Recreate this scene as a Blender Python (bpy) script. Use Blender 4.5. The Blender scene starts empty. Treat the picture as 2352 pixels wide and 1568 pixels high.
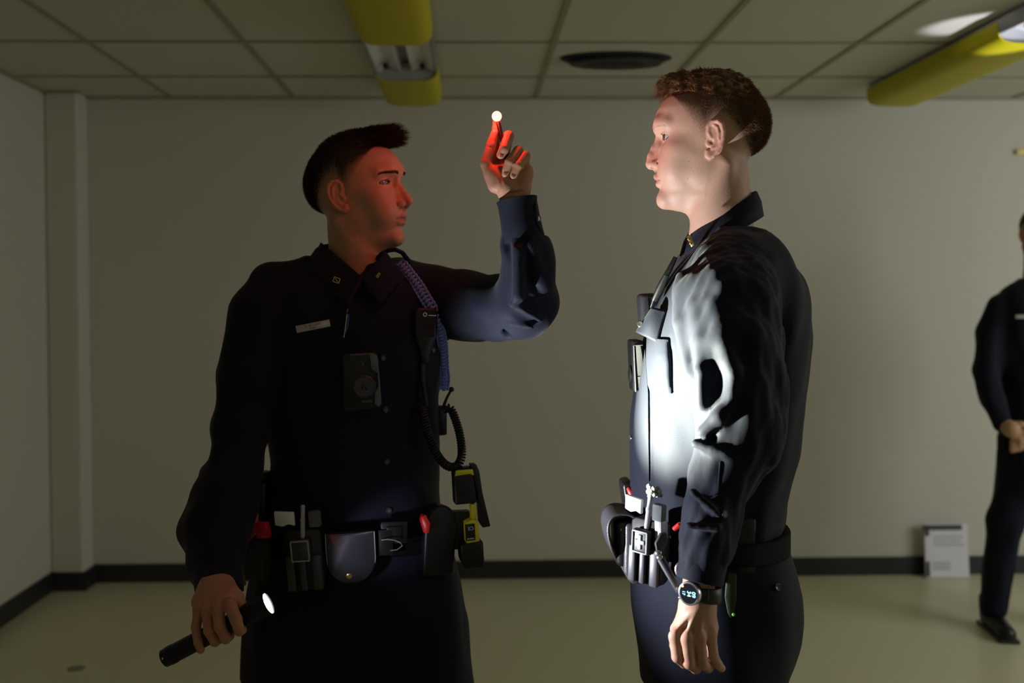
import bpy, bmesh, math, random
import numpy as np
from mathutils import Vector, Matrix

# ------------------------------------------------------------ camera, light, exposure
SC = bpy.context.scene
IW, IH, FPX = 2352.0, 1568.0, 2287.0          # frame and focal length in pixels
CX, CY = 1130.0, 740.0                        # principal point
EYE = np.array([0.0, 0.0, 1.435])
_y = np.array([1080 - CX, -(680 - CY), -FPX]); _y /= np.linalg.norm(_y)
_z = np.array([-0.0043, 1.0, 0.0]); _z -= _y * (_z @ _y); _z /= np.linalg.norm(_z)
_x = np.cross(_y, _z)
RWC = np.stack([_x, _y, _z], 1)               # world -> camera rotation

cam_data = bpy.data.cameras.new('camera')
cam = bpy.data.objects.new('camera', cam_data)
SC.collection.objects.link(cam)
_m = Matrix([list(r) for r in RWC.T]).to_4x4()
_m.translation = Vector(EYE)
cam.matrix_world = _m
cam_data.sensor_width = 36.0
cam_data.lens = FPX / IW * 36.0
cam_data.shift_x = (IW / 2 - CX) / IW
cam_data.shift_y = (CY - IH / 2) / IW
cam_data.clip_start = 0.05
cam_data.dof.use_dof = True
cam_data.dof.focus_distance = 1.78
cam_data.dof.aperture_fstop = 2.8
SC.camera = cam
SC.view_settings.view_transform = 'Standard'
SC.view_settings.look = 'None'
SC.view_settings.gamma = 1.0
SC.view_settings.exposure = 0.0
SC.view_settings.use_curve_mapping = False

world = bpy.data.worlds.new('room_dusk'); SC.world = world
world.use_nodes = True
world.node_tree.nodes['Background'].inputs[0].default_value = (0.070, 0.068, 0.036, 1)
world.node_tree.nodes['Background'].inputs[1].default_value = 1.0


def pix(px, py, Y):
    """world point seen at pixel (px, py) on the plane y = Y"""
    d = RWC.T @ np.array([px - CX, -(py - CY), -FPX])
    return EYE + d * (Y / d[1])


def ppm(Y):
    return FPX / Y


def lamp(name, kind, loc, energy, color, target=None, **kw):
    l = bpy.data.lights.new(name, kind); l.energy = energy; l.color = color
    for k, v in kw.items():
        setattr(l, k, v)
    o = bpy.data.objects.new(name, l); SC.collection.objects.link(o)
    o.location = Vector(loc)
    if target is not None:
        o.rotation_euler = (Vector(target) - Vector(loc)).to_track_quat('-Z', 'Y').to_euler()
    return o


# light of the unlit room: what comes in from the open side of the hall on the right
lamp('hall_light', 'AREA', (4.5, 2.3, 1.7), 41, (0.96, 0.98, 1.0), (1.6, 5.0, 1.1), size=2.4, shape='RECTANGLE', size_y=1.8)
lamp('hall_light_behind', 'AREA', (0.4, -2.6, 2.2), 3.4, (1.0, 0.95, 0.76), (0.3, 3, 1.0), size=3.0, shape='RECTANGLE', size_y=1.5)

# flashlight in the hand of the officer on the left: lens position and aim
FL_TAIL = pix(375, 1513, 1.66)
FL_LENS = pix(617, 1385, 1.655)
_aim = pix(1548, 890, 1.655)
FL_DIR = (FL_LENS - FL_TAIL) / np.linalg.norm(FL_LENS - FL_TAIL)
lamp('flashlight_beam', 'SPOT', FL_LENS + 0.004 * FL_DIR, 1750, (0.95, 1.0, 0.74), _aim, spot_size=math.radians(27), spot_blend=1.0, shadow_soft_size=0.012)
lamp('flashlight_spill', 'SPOT', FL_LENS + 0.004 * FL_DIR, 72, (0.89, 0.93, 1.0), pix(1560, 880, 1.565), spot_size=math.radians(92), spot_blend=0.6, shadow_soft_size=0.012)
lamp('pouch_fill_spot', 'SPOT', FL_LENS + 0.004 * FL_DIR, 4.5, (0.80, 0.78, 1.0), pix(838, 1262, 1.86), spot_size=math.radians(34), spot_blend=1.0, shadow_soft_size=0.015)  # added spot at the lens, aimed aside to brighten the belt pouch
# red tip of the pen light
lamp('pen_light_glow', 'POINT', pix(1129, 262, 1.835), 0.95, (1.0, 0.035, 0.025), shadow_soft_size=0.004)
# another torch, out of the frame on the right, catching the ceiling beside the lamp
lamp('torch_beam_beyond_frame', 'SPOT', (2.65, 2.75, 1.2), 190, (0.84, 0.82, 1.0), pix(2300, 98, 3.60), spot_size=math.radians(10), spot_blend=0.6, shadow_soft_size=0.02)

# ------------------------------------------------------------ materials
MATS = {}


def srgb(r, g, b):
    f = lambda c: (c / 255 / 12.92) if c / 255 <= 0.04045 else ((c / 255 + 0.055) / 1.055) ** 2.4
    return (f(r), f(g), f(b))


def mat(name, col, rough=0.6, metal=0.0, spec=0.5, bump=0.0, bscale=200.0, emit=None, estr=0.0, sheen=0.0, var=0.0, vscale=3.0,
        sss=0.0, attr=None, coat=0.0, weave=0.0, wscale=1400.0):
    if name in MATS:
        return MATS[name]
    m = bpy.data.materials.new(name); m.use_nodes = True; MATS[name] = m
    nt = m.node_tree; b = nt.nodes['Principled BSDF']; I = b.inputs
    I['Base Color'].default_value = (*col, 1)
    I['Roughness'].default_value = rough; I['Metallic'].default_value = metal
    I['Specular IOR Level'].default_value = spec
    if coat: I['Coat Weight'].default_value = coat
    if sheen:
        I['Sheen Weight'].default_value = sheen; I['Sheen Roughness'].default_value = 0.5
    if sss:
        I['Subsurface Weight'].default_value = sss
        I['Subsurface Radius'].default_value = (1.0, 0.35, 0.2)
        I['Subsurface Scale'].default_value = 0.006
    if emit is not None:
        I['Emission Color'].default_value = (*emit, 1); I['Emission Strength'].default_value = estr
    tc = nt.nodes.new('ShaderNodeTexCoord')
    src = None
    if attr:
        a = nt.nodes.new('ShaderNodeAttribute'); a.attribute_name = attr; src = a.outputs['Color']
    if var:
        n = nt.nodes.new('ShaderNodeTexNoise'); n.inputs['Scale'].default_value = vscale; n.inputs['Detail'].default_value = 5
        nt.links.new(tc.outputs['Object'], n.inputs['Vector'])
        mr = nt.nodes.new('ShaderNodeMapRange'); mr.inputs['To Min'].default_value = 1 - var; mr.inputs['To Max'].default_value = 1 + var
        nt.links.new(n.outputs['Fac'], mr.inputs['Value'])
        mx = nt.nodes.new('ShaderNodeMix'); mx.data_type = 'RGBA'; mx.blend_type = 'MULTIPLY'; mx.inputs['Factor'].default_value = 1
        if src: nt.links.new(src, mx.inputs['A'])
        else: mx.inputs['A'].default_value = (*col, 1)
        nt.links.new(mr.outputs['Result'], mx.inputs['B'])
        src = mx.outputs['Result']
    if src: nt.links.new(src, I['Base Color'])
    if bump or weave:
        bp = nt.nodes.new('ShaderNodeBump'); bp.inputs['Distance'].default_value = 0.001
        if weave:
            bp.inputs['Strength'].default_value = weave
            w = nt.nodes.new('ShaderNodeTexWave'); w.inputs['Scale'].default_value = wscale; w.bands_direction = 'DIAGONAL'
            w.inputs['Distortion'].default_value = 0.3
            nt.links.new(tc.outputs['Object'], w.inputs['Vector']); nt.links.new(w.outputs['Fac'], bp.inputs['Height'])
        else:
            bp.inputs['Strength'].default_value = bump
            n = nt.nodes.new('ShaderNodeTexNoise'); n.inputs['Scale'].default_value = bscale; n.inputs['Detail'].default_value = 4
            nt.links.new(tc.outputs['Object'], n.inputs['Vector']); nt.links.new(n.outputs['Fac'], bp.inputs['Height'])
        nt.links.new(bp.outputs['Normal'], I['Normal'])
    return m


M_wall = mat('painted_wall', (0.62, 0.595, 0.50), 0.75, bump=0.12, bscale=60, var=0.02, vscale=1.2)
M_ceil = mat('ceiling_tile', (0.60, 0.60, 0.49), 0.9, bump=0.3, bscale=90, var=0.03, vscale=2)
M_floor = mat('vinyl_floor', (0.66, 0.63, 0.42), 0.30, spec=0.35, var=0.06, vscale=1.3)
M_rubber = mat('black_cove_base', (0.018, 0.018, 0.019), 0.45)
M_grid = mat('ceiling_grid', (0.34, 0.31, 0.21), 0.6)
M_shirt = mat('navy_uniform_cloth', (0.0050, 0.0064, 0.0150), 0.72, spec=0.16, sheen=0.05, bump=0.25, bscale=900)
M_trouser = mat('navy_trouser_cloth', (0.0050, 0.0062, 0.0150), 0.75, spec=0.15, sheen=0.05, bump=0.2, bscale=800)
M_black = mat('black_plastic', (0.006, 0.006, 0.007), 0.42, spec=0.35, bump=0.05, bscale=600)
M_grip = mat('black_nylon', (0.005, 0.005, 0.006), 0.7, spec=0.12, weave=0.7, wscale=900)
M_leather = mat('black_leather', (0.006, 0.006, 0.007), 0.36, spec=0.4, bump=0.3, bscale=500)
M_basket = mat('ribbed_black_leather', (0.03, 0.028, 0.036), 0.30, spec=0.7, weave=1.0, wscale=330)
M_grey = mat('grey_plastic', (0.20, 0.22, 0.22), 0.5)
M_silver = mat('silver_metal', (0.62, 0.61, 0.64), 0.28, metal=0.9)
M_gold = mat('gold_metal', (0.85, 0.60, 0.22), 0.28, metal=1.0)
M_red = mat('red_plastic', (0.55, 0.015, 0.012), 0.4)
M_yellow = mat('yellow_plastic', (0.62, 0.55, 0.01), 0.4)
M_white = mat('white_plastic', (0.60, 0.60, 0.58), 0.5)
M_skin = mat('skin', (0.5, 0.3, 0.2), 0.52, spec=0.3, sss=0.12, attr='col', bump=0.25, bscale=330, var=0.08, vscale=70)
M_hair1 = mat('dark_brown_hair', (0.030, 0.018, 0.010), 0.65, spec=0.2, var=0.5, vscale=120)
M_hair2 = mat('auburn_hair', (0.17, 0.078, 0.030), 0.55, spec=0.25, var=0.5, vscale=90)
M_eye = mat('eyeball', (0.8, 0.78, 0.76), 0.12, attr='col', coat=0.5)


# ------------------------------------------------------------ object helpers
def setp(o, label=None, cat=None, group=None, kind=None):
    if label: o['label'] = label
    if cat: o['category'] = cat
    if group: o['group'] = group
    if kind: o['kind'] = kind
    return o


def make(name, V, F, m, parent=None, smooth=True, cols=None, origin=None):
    """link ONE mesh object; V in world space. A child shares its parent's origin, a top-level object gets one at its base."""
    V = np.asarray(V, dtype=np.float64).reshape(-1, 3)
    me = bpy.data.meshes.new(name)
    if parent is not None:
        org = np.array(parent['_o'])
    else:
        org = np.array(origin) if origin is not None else np.array([(V[:, 0].min() + V[:, 0].max()) / 2, (V[:, 1].min() + V[:, 1].max()) / 2, V[:, 2].min()])
    VV = (V - org).astype(np.float32)
    if isinstance(F, np.ndarray):
        k = F.shape[1]
        me.vertices.add(len(VV)); me.vertices.foreach_set('co', VV.ravel())
        me.loops.add(F.size); me.loops.foreach_set('vertex_index', F.astype(np.int32).ravel())
        me.polygons.add(len(F)); me.polygons.foreach_set('loop_start', np.arange(0, F.size, k, dtype=np.int32))
        me.update(calc_edges=True)
    else:
        me.from_pydata([tuple(v) for v in VV], [], [tuple(f) for f in F])
        me.update()
    if smooth:
        me.polygons.foreach_set('use_smooth', np.ones(len(me.polygons), dtype=bool))
    if cols is not None:
        a = me.color_attributes.new('col', 'FLOAT_COLOR', 'POINT')
        c = np.ones((len(VV), 4), dtype=np.float32); c[:, :3] = cols
        a.data.foreach_set('color', c.ravel())
    if m is not None: me.materials.append(m)
    o = bpy.data.objects.new(name, me); SC.collection.objects.link(o)
    o['_o'] = [float(v) for v in (org if parent is None else parent['_o'])]
    if parent is not None:
        o.parent = parent
        if parent.parent is None or True:
            o.location = (0, 0, 0)
    else:
        o.location = Vector(org)
    return o


def empty(name, loc, label, cat, group=None):
    o = bpy.data.objects.new(name, None); SC.collection.objects.link(o); o.empty_display_size = 0.05
    o.location = Vector(loc); o['_o'] = [float(v) for v in loc]
    return setp(o, label, cat, group)


class MB:
    """collects shapes in world space; out() links them as ONE mesh object"""
    def __init__(s): s.v = []; s.f = []

    def add(s, V, F):
        n = len(s.v); s.v += [tuple(map(float, v)) for v in V]; s.f += [tuple(int(i) + n for i in f) for f in F]; return s

    def bm(s, bm, M=None):
        if M is not None: bm.transform(M)
        bm.verts.index_update()
        s.add([v.co[:] for v in bm.verts], [[v.index for v in f.verts] for f in bm.faces]); bm.free(); return s

    def box(s, c, size, M=None, bev=0.0, seg=2):
        b = bmesh.new(); bmesh.ops.create_cube(b, size=1.0)
        bmesh.ops.scale(b, vec=Vector(size), verts=b.verts)
        if bev > 0: bmesh.ops.bevel(b, geom=list(b.edges), offset=bev, segments=seg, affect='EDGES', profile=0.5)
        bmesh.ops.translate(b, vec=Vector(c), verts=b.verts)
        return s.bm(b, M)

    def prism(s, pts, d0, d1, M=None, bev=0.0, seg=2):
        """outline pts in local xz, extruded in local y from d0 to d1"""
        b = bmesh.new()
        vs = [b.verts.new((p[0], d0, p[1])) for p in pts]
        f = b.faces.new(vs)
        r = bmesh.ops.extrude_face_region(b, geom=[f])
        bmesh.ops.translate(b, vec=(0, d1 - d0, 0), verts=[e for e in r['geom'] if isinstance(e, bmesh.types.BMVert)])
        bmesh.ops.recalc_face_normals(b, faces=b.faces)
        if bev > 0: bmesh.ops.bevel(b, geom=list(b.edges), offset=bev, segments=seg, affect='EDGES', profile=0.5)
        return s.bm(b, M)

    def lathe(s, prof, c, ax, n=24, cap=True):
        """prof [(r, h)], revolved about the line c + h * ax"""
        c = np.array(c, float); ax = np.array(ax, float); ax /= np.linalg.norm(ax)
        u = np.cross(ax, [0, 0, 1.0]) if abs(ax[2]) < 0.9 else np.cross(ax, [1.0, 0, 0])
        u /= np.linalg.norm(u); w = np.cross(ax, u)
        V = []; F = []
        for r, h in prof:
            for i in range(n):
                a = 2 * math.pi * i / n
                V.append(c + ax * h + r * (math.cos(a) * u + math.sin(a) * w))
        for j in range(len(prof) - 1):
            for i in range(n):
                a, b_ = j * n + i, j * n + (i + 1) % n
                F.append((a, a + n, b_ + n, b_))
        if cap:
            F.append(tuple(range(n))); F.append(tuple(reversed([(len(prof) - 1) * n + i for i in range(n)])))
        return s.add(V, F)

    def tube(s, pts, r, n=8, cap=True, flat=1.0):
        pts = [np.array(p, float) for p in pts]
        if not hasattr(r, '__len__'): r = [r] * len(pts)
        up = None; V = []; F = []
        for i, p in enumerate(pts):
            t = pts[min(i + 1, len(pts) - 1)] - pts[max(i - 1, 0)]; t = t / (np.linalg.norm(t) + 1e-9)
            if up is None:
                up = np.cross(t, [0, 1.0, 0]); up = np.cross(t, [1.0, 0, 0]) if np.linalg.norm(up) < 0.1 else up
            up = up - t * (up @ t); up /= np.linalg.norm(up) + 1e-9
            w = np.cross(t, up)
            for k in range(n):
                a = 2 * math.pi * k / n
                V.append(p + r[i] * (math.cos(a) * up + flat * math.sin(a) * w))
        for j in range(len(pts) - 1):
            for k in range(n):
                a, b_ = j * n + k, j * n + (k + 1) % n
                F.append((a, b_, b_ + n, a + n))
        if cap:
            F.append(tuple(reversed(range(n)))); F.append(tuple((len(pts) - 1) * n + i for i in range(n)))
        return s.add(V, F)

    def ball(s, c, r, M=None, u=20, v=12):
        b = bmesh.new(); bmesh.ops.create_uvsphere(b, u_segments=u, v_segments=v, radius=1.0)
        bmesh.ops.scale(b, vec=Vector(r if hasattr(r, '__len__') else (r, r, r)), verts=b.verts)
        if M is not None: bmesh.ops.transform(b, matrix=M, verts=b.verts)
        bmesh.ops.translate(b, vec=Vector(c), verts=b.verts)
        return s.bm(b)

    def out(s, name, m, parent=None, smooth=True, auto=True, **kw):
        o = make(name, np.array(s.v), s.f, m, parent, smooth, **kw)
        if smooth and auto:
            me = o.data
            bm = bmesh.new(); bm.from_mesh(me)
            for e in bm.edges:
                if len(e.link_faces) == 2 and e.calc_face_angle(0) > math.radians(40): e.smooth = False
            bm.to_mesh(me); bm.free()
        return o


def frame(c, x, z):
    """matrix: local x along x, local z along z, local y = z cross x, at c"""
    x = Vector(x).normalized(); z = Vector(z); z = (z - x * z.dot(x)).normalized(); y = z.cross(x)
    m = Matrix((x, y, z)).transposed().to_4x4(); m.translation = Vector(c); return m


# camera-facing frame at a pixel: local x to the right, z up, y away from the camera; turn (deg) about z
def pf(px, py, Y, turn=0.0, tilt=0.0, lean=0.0):
    m = Matrix.Translation(Vector(pix(px, py, Y))) @ Matrix.Rotation(math.radians(turn), 4, 'Z') @ Matrix.Rotation(math.radians(-tilt), 4, 'Y') @ Matrix.Rotation(math.radians(lean), 4, 'X')
    return m


# ------------------------------------------------------------ implicit surfaces
def smin(a, b, k):
    h = np.clip(0.5 + 0.5 * (b - a) / k, 0, 1)
    return b + (a - b) * h - k * h * (1 - h)


def smax(a, b, k): return -smin(-a, -b, k)


def A(*v): return np.array(v, dtype=np.float32)


def rc(P, a, b, ra, rb):
    a = np.asarray(a, np.float32); b = np.asarray(b, np.float32); d = b - a
    t = np.clip(((P - a) @ d) / (d @ d + 1e-12), 0, 1)
    q = P - a - t[:, None] * d
    return np.sqrt((q * q).sum(1)) - (ra + t * (rb - ra))


def chain(P, pts, rs, k=0.01):
    f = None
    for i in range(len(pts) - 1):
        g = rc(P, pts[i], pts[i + 1], rs[i], rs[i + 1])
        f = g if f is None else smin(f, g, k)
    return f


def ell(P, c, r, R=None):
    q = P - np.asarray(c, np.float32)
    if R is not None: q = q @ np.asarray(R, np.float32)
    r = np.asarray(r, np.float32)
    k0 = np.sqrt(((q / r) ** 2).sum(1)); k1 = np.sqrt(((q / (r * r)) ** 2).sum(1)) + 1e-9
    return k0 * (k0 - 1) / k1


def rbox(P, c, hs, r, R=None):
    q = P - np.asarray(c, np.float32)
    if R is not None: q = q @ np.asarray(R, np.float32)
    q = np.abs(q) - (np.asarray(hs, np.float32) - r)
    return np.sqrt((np.maximum(q, 0) ** 2).sum(1)) + np.minimum(q.max(1), 0) - r


def rotm(ax, deg):
    return np.array(Matrix.Rotation(math.radians(deg), 3, ax))


def noise(P, s, seed=0, n=7, stretch=(1, 1, 1)):
    rg = np.random.RandomState(seed); Q = P * (np.asarray(stretch, np.float32) / s)
    f = np.zeros(len(P), np.float32)
    for i in range(n):
        d = rg.normal(size=3); d /= np.linalg.norm(d); d *= rg.uniform(3.5, 8.5)
        f += np.sin(Q @ d.astype(np.float32) + rg.uniform(0, 6.28))
    return f / n * 1.6


def loft(P, rows, yaw=0.0, n=2.3, rot0=None):
    """rows [(z, cx, cy, ax, ay)], stacked super-ellipses turned by yaw (radians)"""
    R = np.array(sorted(rows), dtype=np.float32)
    zz = P[:, 2]
    g = [np.interp(zz, R[:, 0], R[:, i]).astype(np.float32) for i in range(1, 5)]
    dx = P[:, 0] - g[0]; dy = P[:, 1] - g[1]
    c, s = math.cos(yaw), math.sin(yaw)
    u = c * dx + s * dy; v = -s * dx + c * dy
    k = ((np.abs(u / g[2])) ** n + (np.abs(v / g[3])) ** n) ** (1 / n)
    f = (k - 1) * np.minimum(g[2], g[3])
    f = np.maximum(f, R[0, 0] - zz); f = np.maximum(f, zz - R[-1, 0])
    return f


def snet(F, lo, h):
    n = F.shape; s = F < 0
    cnt = np.zeros((n[0] - 1, n[1] - 1, n[2] - 1), np.int8)
    offs = [(i, j, k) for i in (0, 1) for j in (0, 1) for k in (0, 1)]
    for (i, j, k) in offs:
        cnt += s[i:n[0] - 1 + i, j:n[1] - 1 + j, k:n[2] - 1 + k]
    idx = np.argwhere((cnt > 0) & (cnt < 8))
    ids = -np.ones(cnt.shape, np.int32); ids[idx[:, 0], idx[:, 1], idx[:, 2]] = np.arange(len(idx))
    val = np.stack([F[idx[:, 0] + i, idx[:, 1] + j, idx[:, 2] + k] for (i, j, k) in offs], 1)
    O = np.array(offs, np.float32); acc = np.zeros((len(idx), 3), np.float32); m = np.zeros(len(idx), np.float32)
    for a in range(8):
        for b in range(a + 1, 8):
            if np.abs(O[a] - O[b]).sum() != 1: continue
            va, vb = val[:, a], val[:, b]; cr = (va < 0) != (vb < 0)
            t = np.where(cr, va / np.where(cr, va - vb, 1), 0)
            acc += np.where(cr[:, None], O[a] + t[:, None] * (O[b] - O[a]), 0); m += cr
    V = (idx + acc / m[:, None]) * h + np.asarray(lo)
    Fs = []
    for ax in range(3):
        sl0 = [slice(None)] * 3; sl1 = [slice(None)] * 3
        sl0[ax] = slice(0, n[ax] - 1); sl1[ax] = slice(1, n[ax])
        d = s[tuple(sl0)].astype(np.int8) - s[tuple(sl1)].astype(np.int8)
        e = np.argwhere(d != 0)
        b_, c_ = (ax + 1) % 3, (ax + 2) % 3
        ok = (e[:, b_] > 0) & (e[:, c_] > 0) & (e[:, b_] < n[b_] - 1) & (e[:, c_] < n[c_] - 1); e = e[ok]
        sg = d[e[:, 0], e[:, 1], e[:, 2]]
        q = []
        for (ob, oc) in ((-1, -1), (0, -1), (0, 0), (-1, 0)):
            g = e.copy(); g[:, b_] += ob; g[:, c_] += oc; q.append(ids[g[:, 0], g[:, 1], g[:, 2]])
        q = np.stack(q, 1); q[sg < 0] = q[sg < 0][:, ::-1]
        Fs.append(q)
    return V, np.concatenate(Fs)


def implicit(func, lo, hi, h, thr=2.2):
    lo = np.asarray(lo, float); hi = np.asarray(hi, float)
    nc = np.ceil((hi - lo) / h / 4).astype(int); n = nc * 4 + 1
    def ev(P):
        out = np.empty(len(P), np.float32)
        for i in range(0, len(P), 300000): out[i:i + 300000] = func(P[i:i + 300000].astype(np.float32))
        return out
    g = np.stack(np.meshgrid(*[lo[i] + np.arange(nc[i] + 1) * 4 * h for i in range(3)], indexing='ij'), -1)
    C = ev(g.reshape(-1, 3)).reshape(nc + 1)
    near = np.abs(C) < 4 * h * thr
    act = np.zeros(nc, bool)
    for i in (0, 1):
        for j in (0, 1):
            for k in (0, 1):
                act |= near[i:nc[0] + i, j:nc[1] + j, k:nc[2] + k]
    rep = lambda a: a.repeat(4, 0).repeat(4, 1).repeat(4, 2)
    F = np.pad(rep(np.where(C[:-1, :-1, :-1] < 0, -1.0, 1.0).astype(np.float32)), ((0, 1),) * 3, mode='edge')
    M = np.pad(rep(act), ((0, 1),) * 3, constant_values=False)
    M[1:] |= M[:-1]; M[:, 1:] |= M[:, :-1]; M[:, :, 1:] |= M[:, :, :-1]
    idx = np.argwhere(M)
    F[idx[:, 0], idx[:, 1], idx[:, 2]] = ev(idx * h + lo)
    V, Q = snet(F, lo, h)
    return V, Q


def smoothnet(V, Q, it=1, w=0.5):
    for _ in range(it):
        acc = np.zeros_like(V); c = np.zeros(len(V))
        for k in range(4):
            a, b = Q[:, k], Q[:, (k + 1) % 4]
            for i in range(3):
                acc[:, i] += np.bincount(a, V[b, i], len(V)) + np.bincount(b, V[a, i], len(V))
            c += np.bincount(a, minlength=len(V)) + np.bincount(b, minlength=len(V))
        V = V * (1 - w) + w * acc / np.maximum(c, 1)[:, None]
    return V


def join(parts):
    V = []; Q = []; C = []; n = 0
    for v, q, c in parts:
        V.append(v); Q.append(q + n); C.append(c); n += len(v)
    return np.concatenate(V), np.concatenate(Q), np.concatenate(C)
# ------------------------------------------------------------ the room
D, XL, H = 5.03, -2.06, 2.435
def slab(name, lo, hi, m, label, parent=None):
    b = MB(); lo = np.array(lo, float); hi = np.array(hi, float)
    b.box((lo + hi) / 2, hi - lo)
    o = b.out(name, m, parent, smooth=False)
    if parent is None: setp(o, label, None, kind='structure')
    return o

slab('floor', (-2.2, -4.0, -0.06), (7.5, 5.2, 0.0), M_floor, 'beige vinyl floor of the dark hall')
slab('ceiling', (-2.2, -1.0, H), (7.5, 5.2, H + 0.06), M_ceil, 'suspended ceiling of pale tiles')
slab('wall_back', (-2.2, D, 0.0), (7.5, D + 0.12, H), M_wall, 'plain painted wall behind the officers')
slab('wall_left', (XL - 0.12, -4.0, 0.0), (XL, D, H), M_wall, 'plain painted side wall at the dark end of the hall')
b = MB(); b.box(((XL + -1.90) / 2, (4.89 + D) / 2, H / 2), (0.16, D - 4.89, H), bev=0.012)
setp(b.out('trim_1', M_wall, smooth=False), 'boxed column in the corner of the painted walls', kind='structure')
slab('baseboard_back', (-1.90, D - 0.012, 0), (7.5, D, 0.092), M_rubber, 'black cove base along the back wall')
b = MB(); b.box(((XL - 1.88) / 2, 4.884, 0.046), (0.17, 0.012, 0.092)); b.box((-1.894, 4.955, 0.046), (0.012, 0.15, 0.092))
setp(b.out('trim_2', M_rubber, smooth=False), 'black cove base wrapping the corner column', kind='structure')
slab('baseboard_left', (XL, -4.0, 0), (XL + 0.012, 4.884, 0.092), M_rubber, 'black cove base along the side wall')
# ceiling grid: bars along the room and across it
b = MB()
x0 = pix(394, 221, D)[0]
xs = [x0 + 0.607 * i for i in range(-1, 9)]
for i, x in enumerate(xs):
    if i in (3,) or x < XL: continue          # that bar is hidden by the lamp
    b.box((x, 2.4, H - 0.003), (0.022, 5.26, 0.006))
for y in (4.56, 3.94, 3.33, 2.72, 2.11, 1.5, 0.9):
    b.box((2.7, y, H - 0.003), (9.5, 0.020, 0.0055))
b.box((2.7, D - 0.011, H - 0.006), (9.5, 0.022, 0.014)); b.box((XL + 0.011, 2, H - 0.006), (0.022, 6, 0.014))
b.box(((XL - 1.89) / 2, 4.879, H - 0.006), (0.18, 0.022, 0.014))
setp(b.out('trim_3', M_grid, smooth=False), 'tan metal grid holding the ceiling tiles', kind='structure')


def ceiling_lamp(xc, label, y_far=4.74, gap=(3.60, 4.20), ends=(2.0, 3.03)):
    zb = H - 0.10; w = 0.27
    root = empty('fluorescent_lamp', (xc, 3.4, H), label, 'ceiling lamp', 'fluorescent lamps with yellow covers')
    b = MB()
    for y0, y1 in ((ends[0], y_far),):
        b.box((xc, (y0 + y1) / 2, H - 0.008), (w - 0.03, y1 - y0, 0.016))
    for s in (-1, 1):                          # side flanges of the metal tray
        pts = [(xc + s * (w / 2 - 0.012), H - 0.016), (xc + s * (w / 2), H - 0.016), (xc + s * (w / 2 - 0.006), zb + 0.035), (xc + s * (w / 2 - 0.016), zb + 0.035)]
        b.prism(pts, ends[0], y_far)
    b.out('metal_tray', mat('galvanised_tray', (0.30, 0.30, 0.29), 0.4, metal=0.6), root, smooth=False)
    b = MB()                                   # polished reflector seen in the gap
    for s in (-1, 1):
        b.prism([(xc + s * 0.018, H - 0.018), (xc + s * 0.10, H - 0.018), (xc + s * 0.12, zb + 0.04), (xc + s * 0.112, zb + 0.04), (xc + s * 0.075, H - 0.035), (xc + s * 0.025, H - 0.055)], gap[0] - 0.05, gap[1] + 0.05)
    b.out('reflector', mat('satin_reflector', (0.75, 0.75, 0.73), 0.45, metal=0.35), root)
    for s in (-1, 1):
        b = MB(); b.lathe([(0.006, 0), (0.013, 0.008), (0.013, 0.030), (0.006, 0.036)], (xc + s * 0.075, gap[1] - 0.12, H - 0.06), (0, 1, 0), 14)
        b.out('lamp_holder', M_black, root)
    prof = []
    n = 14
    for i in range(n + 1):
        a = math.pi * i / n
        c_, s_ = math.cos(a), math.sin(a)
        prof.append((xc - (w / 2) * (abs(c_) ** 0.45) * (1 if c_ > 0 else -1), H - 0.022 - 0.080 * (s_ ** 0.5)))
    prof_in = [(xc + (p[0] - xc) * 0.975, p[1] + 0.003) for p in reversed(prof)]
    M_cover = mat('yellow_lamp_cover', (0.52, 0.47, 0.006), 0.45, spec=0.15, var=0.08, vscale=6)
    for y0, y1 in ((ends[0], ends[1] - 0.006), (ends[1] + 0.006, gap[0]), (gap[1], y_far)):
        b = MB(); b.prism(prof + prof_in, y0, y1)
        if y1 == y_far or True:
            b.prism(prof, y1 - 0.004, y1) if y1 == y_far else None
        b.out('lamp_cover', M_cover, root, auto=True)
    b = MB(); b.prism([(xc + (q[0] - xc) * .96, q[1] + .002) for q in prof], gap[1] + .012, gap[1] + .016); b.out('end_plate', mat('grey_end_plate', (0.36, 0.38, 0.37), 0.5), root)
    return root

c1 = pix(948, 240, 4.70)[0] + 0.0
ceiling_lamp(c1, 'yellow-covered ceiling lamp with a bare silver gap, above the gap between the officers')
c2 = pix(1990, 240, 4.74)[0] + 0.135
ceiling_lamp(c2, 'yellow-covered ceiling lamp near the far wall, lit by a white spot at one end', gap=(2.95, 3.56), ends=(1.6, 2.3))

# round black diffuser in the ceiling
vc = pix(1418, 136, 4.16); b = MB(); VY = 4.205
b.lathe([(0.232, 0.0), (0.236, -0.004), (0.225, -0.010), (0.20, -0.012), (0.17, -0.026), (0.09, -0.034), (0.0005, -0.036)], (vc[0], VY, H - 0.0), (0, 0, 1), 48)
b.v = [(v[0], VY + (v[1] - VY) * .50, v[2]) for v in b.v]
vent = b.out('ceiling_vent', mat('vent_black', (0.006, 0.006, 0.006), 0.7))
setp(vent, 'round black air diffuser set in the ceiling tiles above the taller profile officer', 'ceiling vent')
b = MB()
for r in (0.19, 0.13):
    b.lathe([(r, -0.030), (r + 0.012, -0.020), (r + 0.006, -0.016), (r - 0.004, -0.027)], (vc[0], VY, H), (0, 0, 1), 40)
b.v = [(v[0], VY + (v[1] - VY) * .50, v[2]) for v in b.v]
b.out('vent_ring', mat('vent_ring_black', (0.012, 0.012, 0.012), 0.6), vent)

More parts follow.
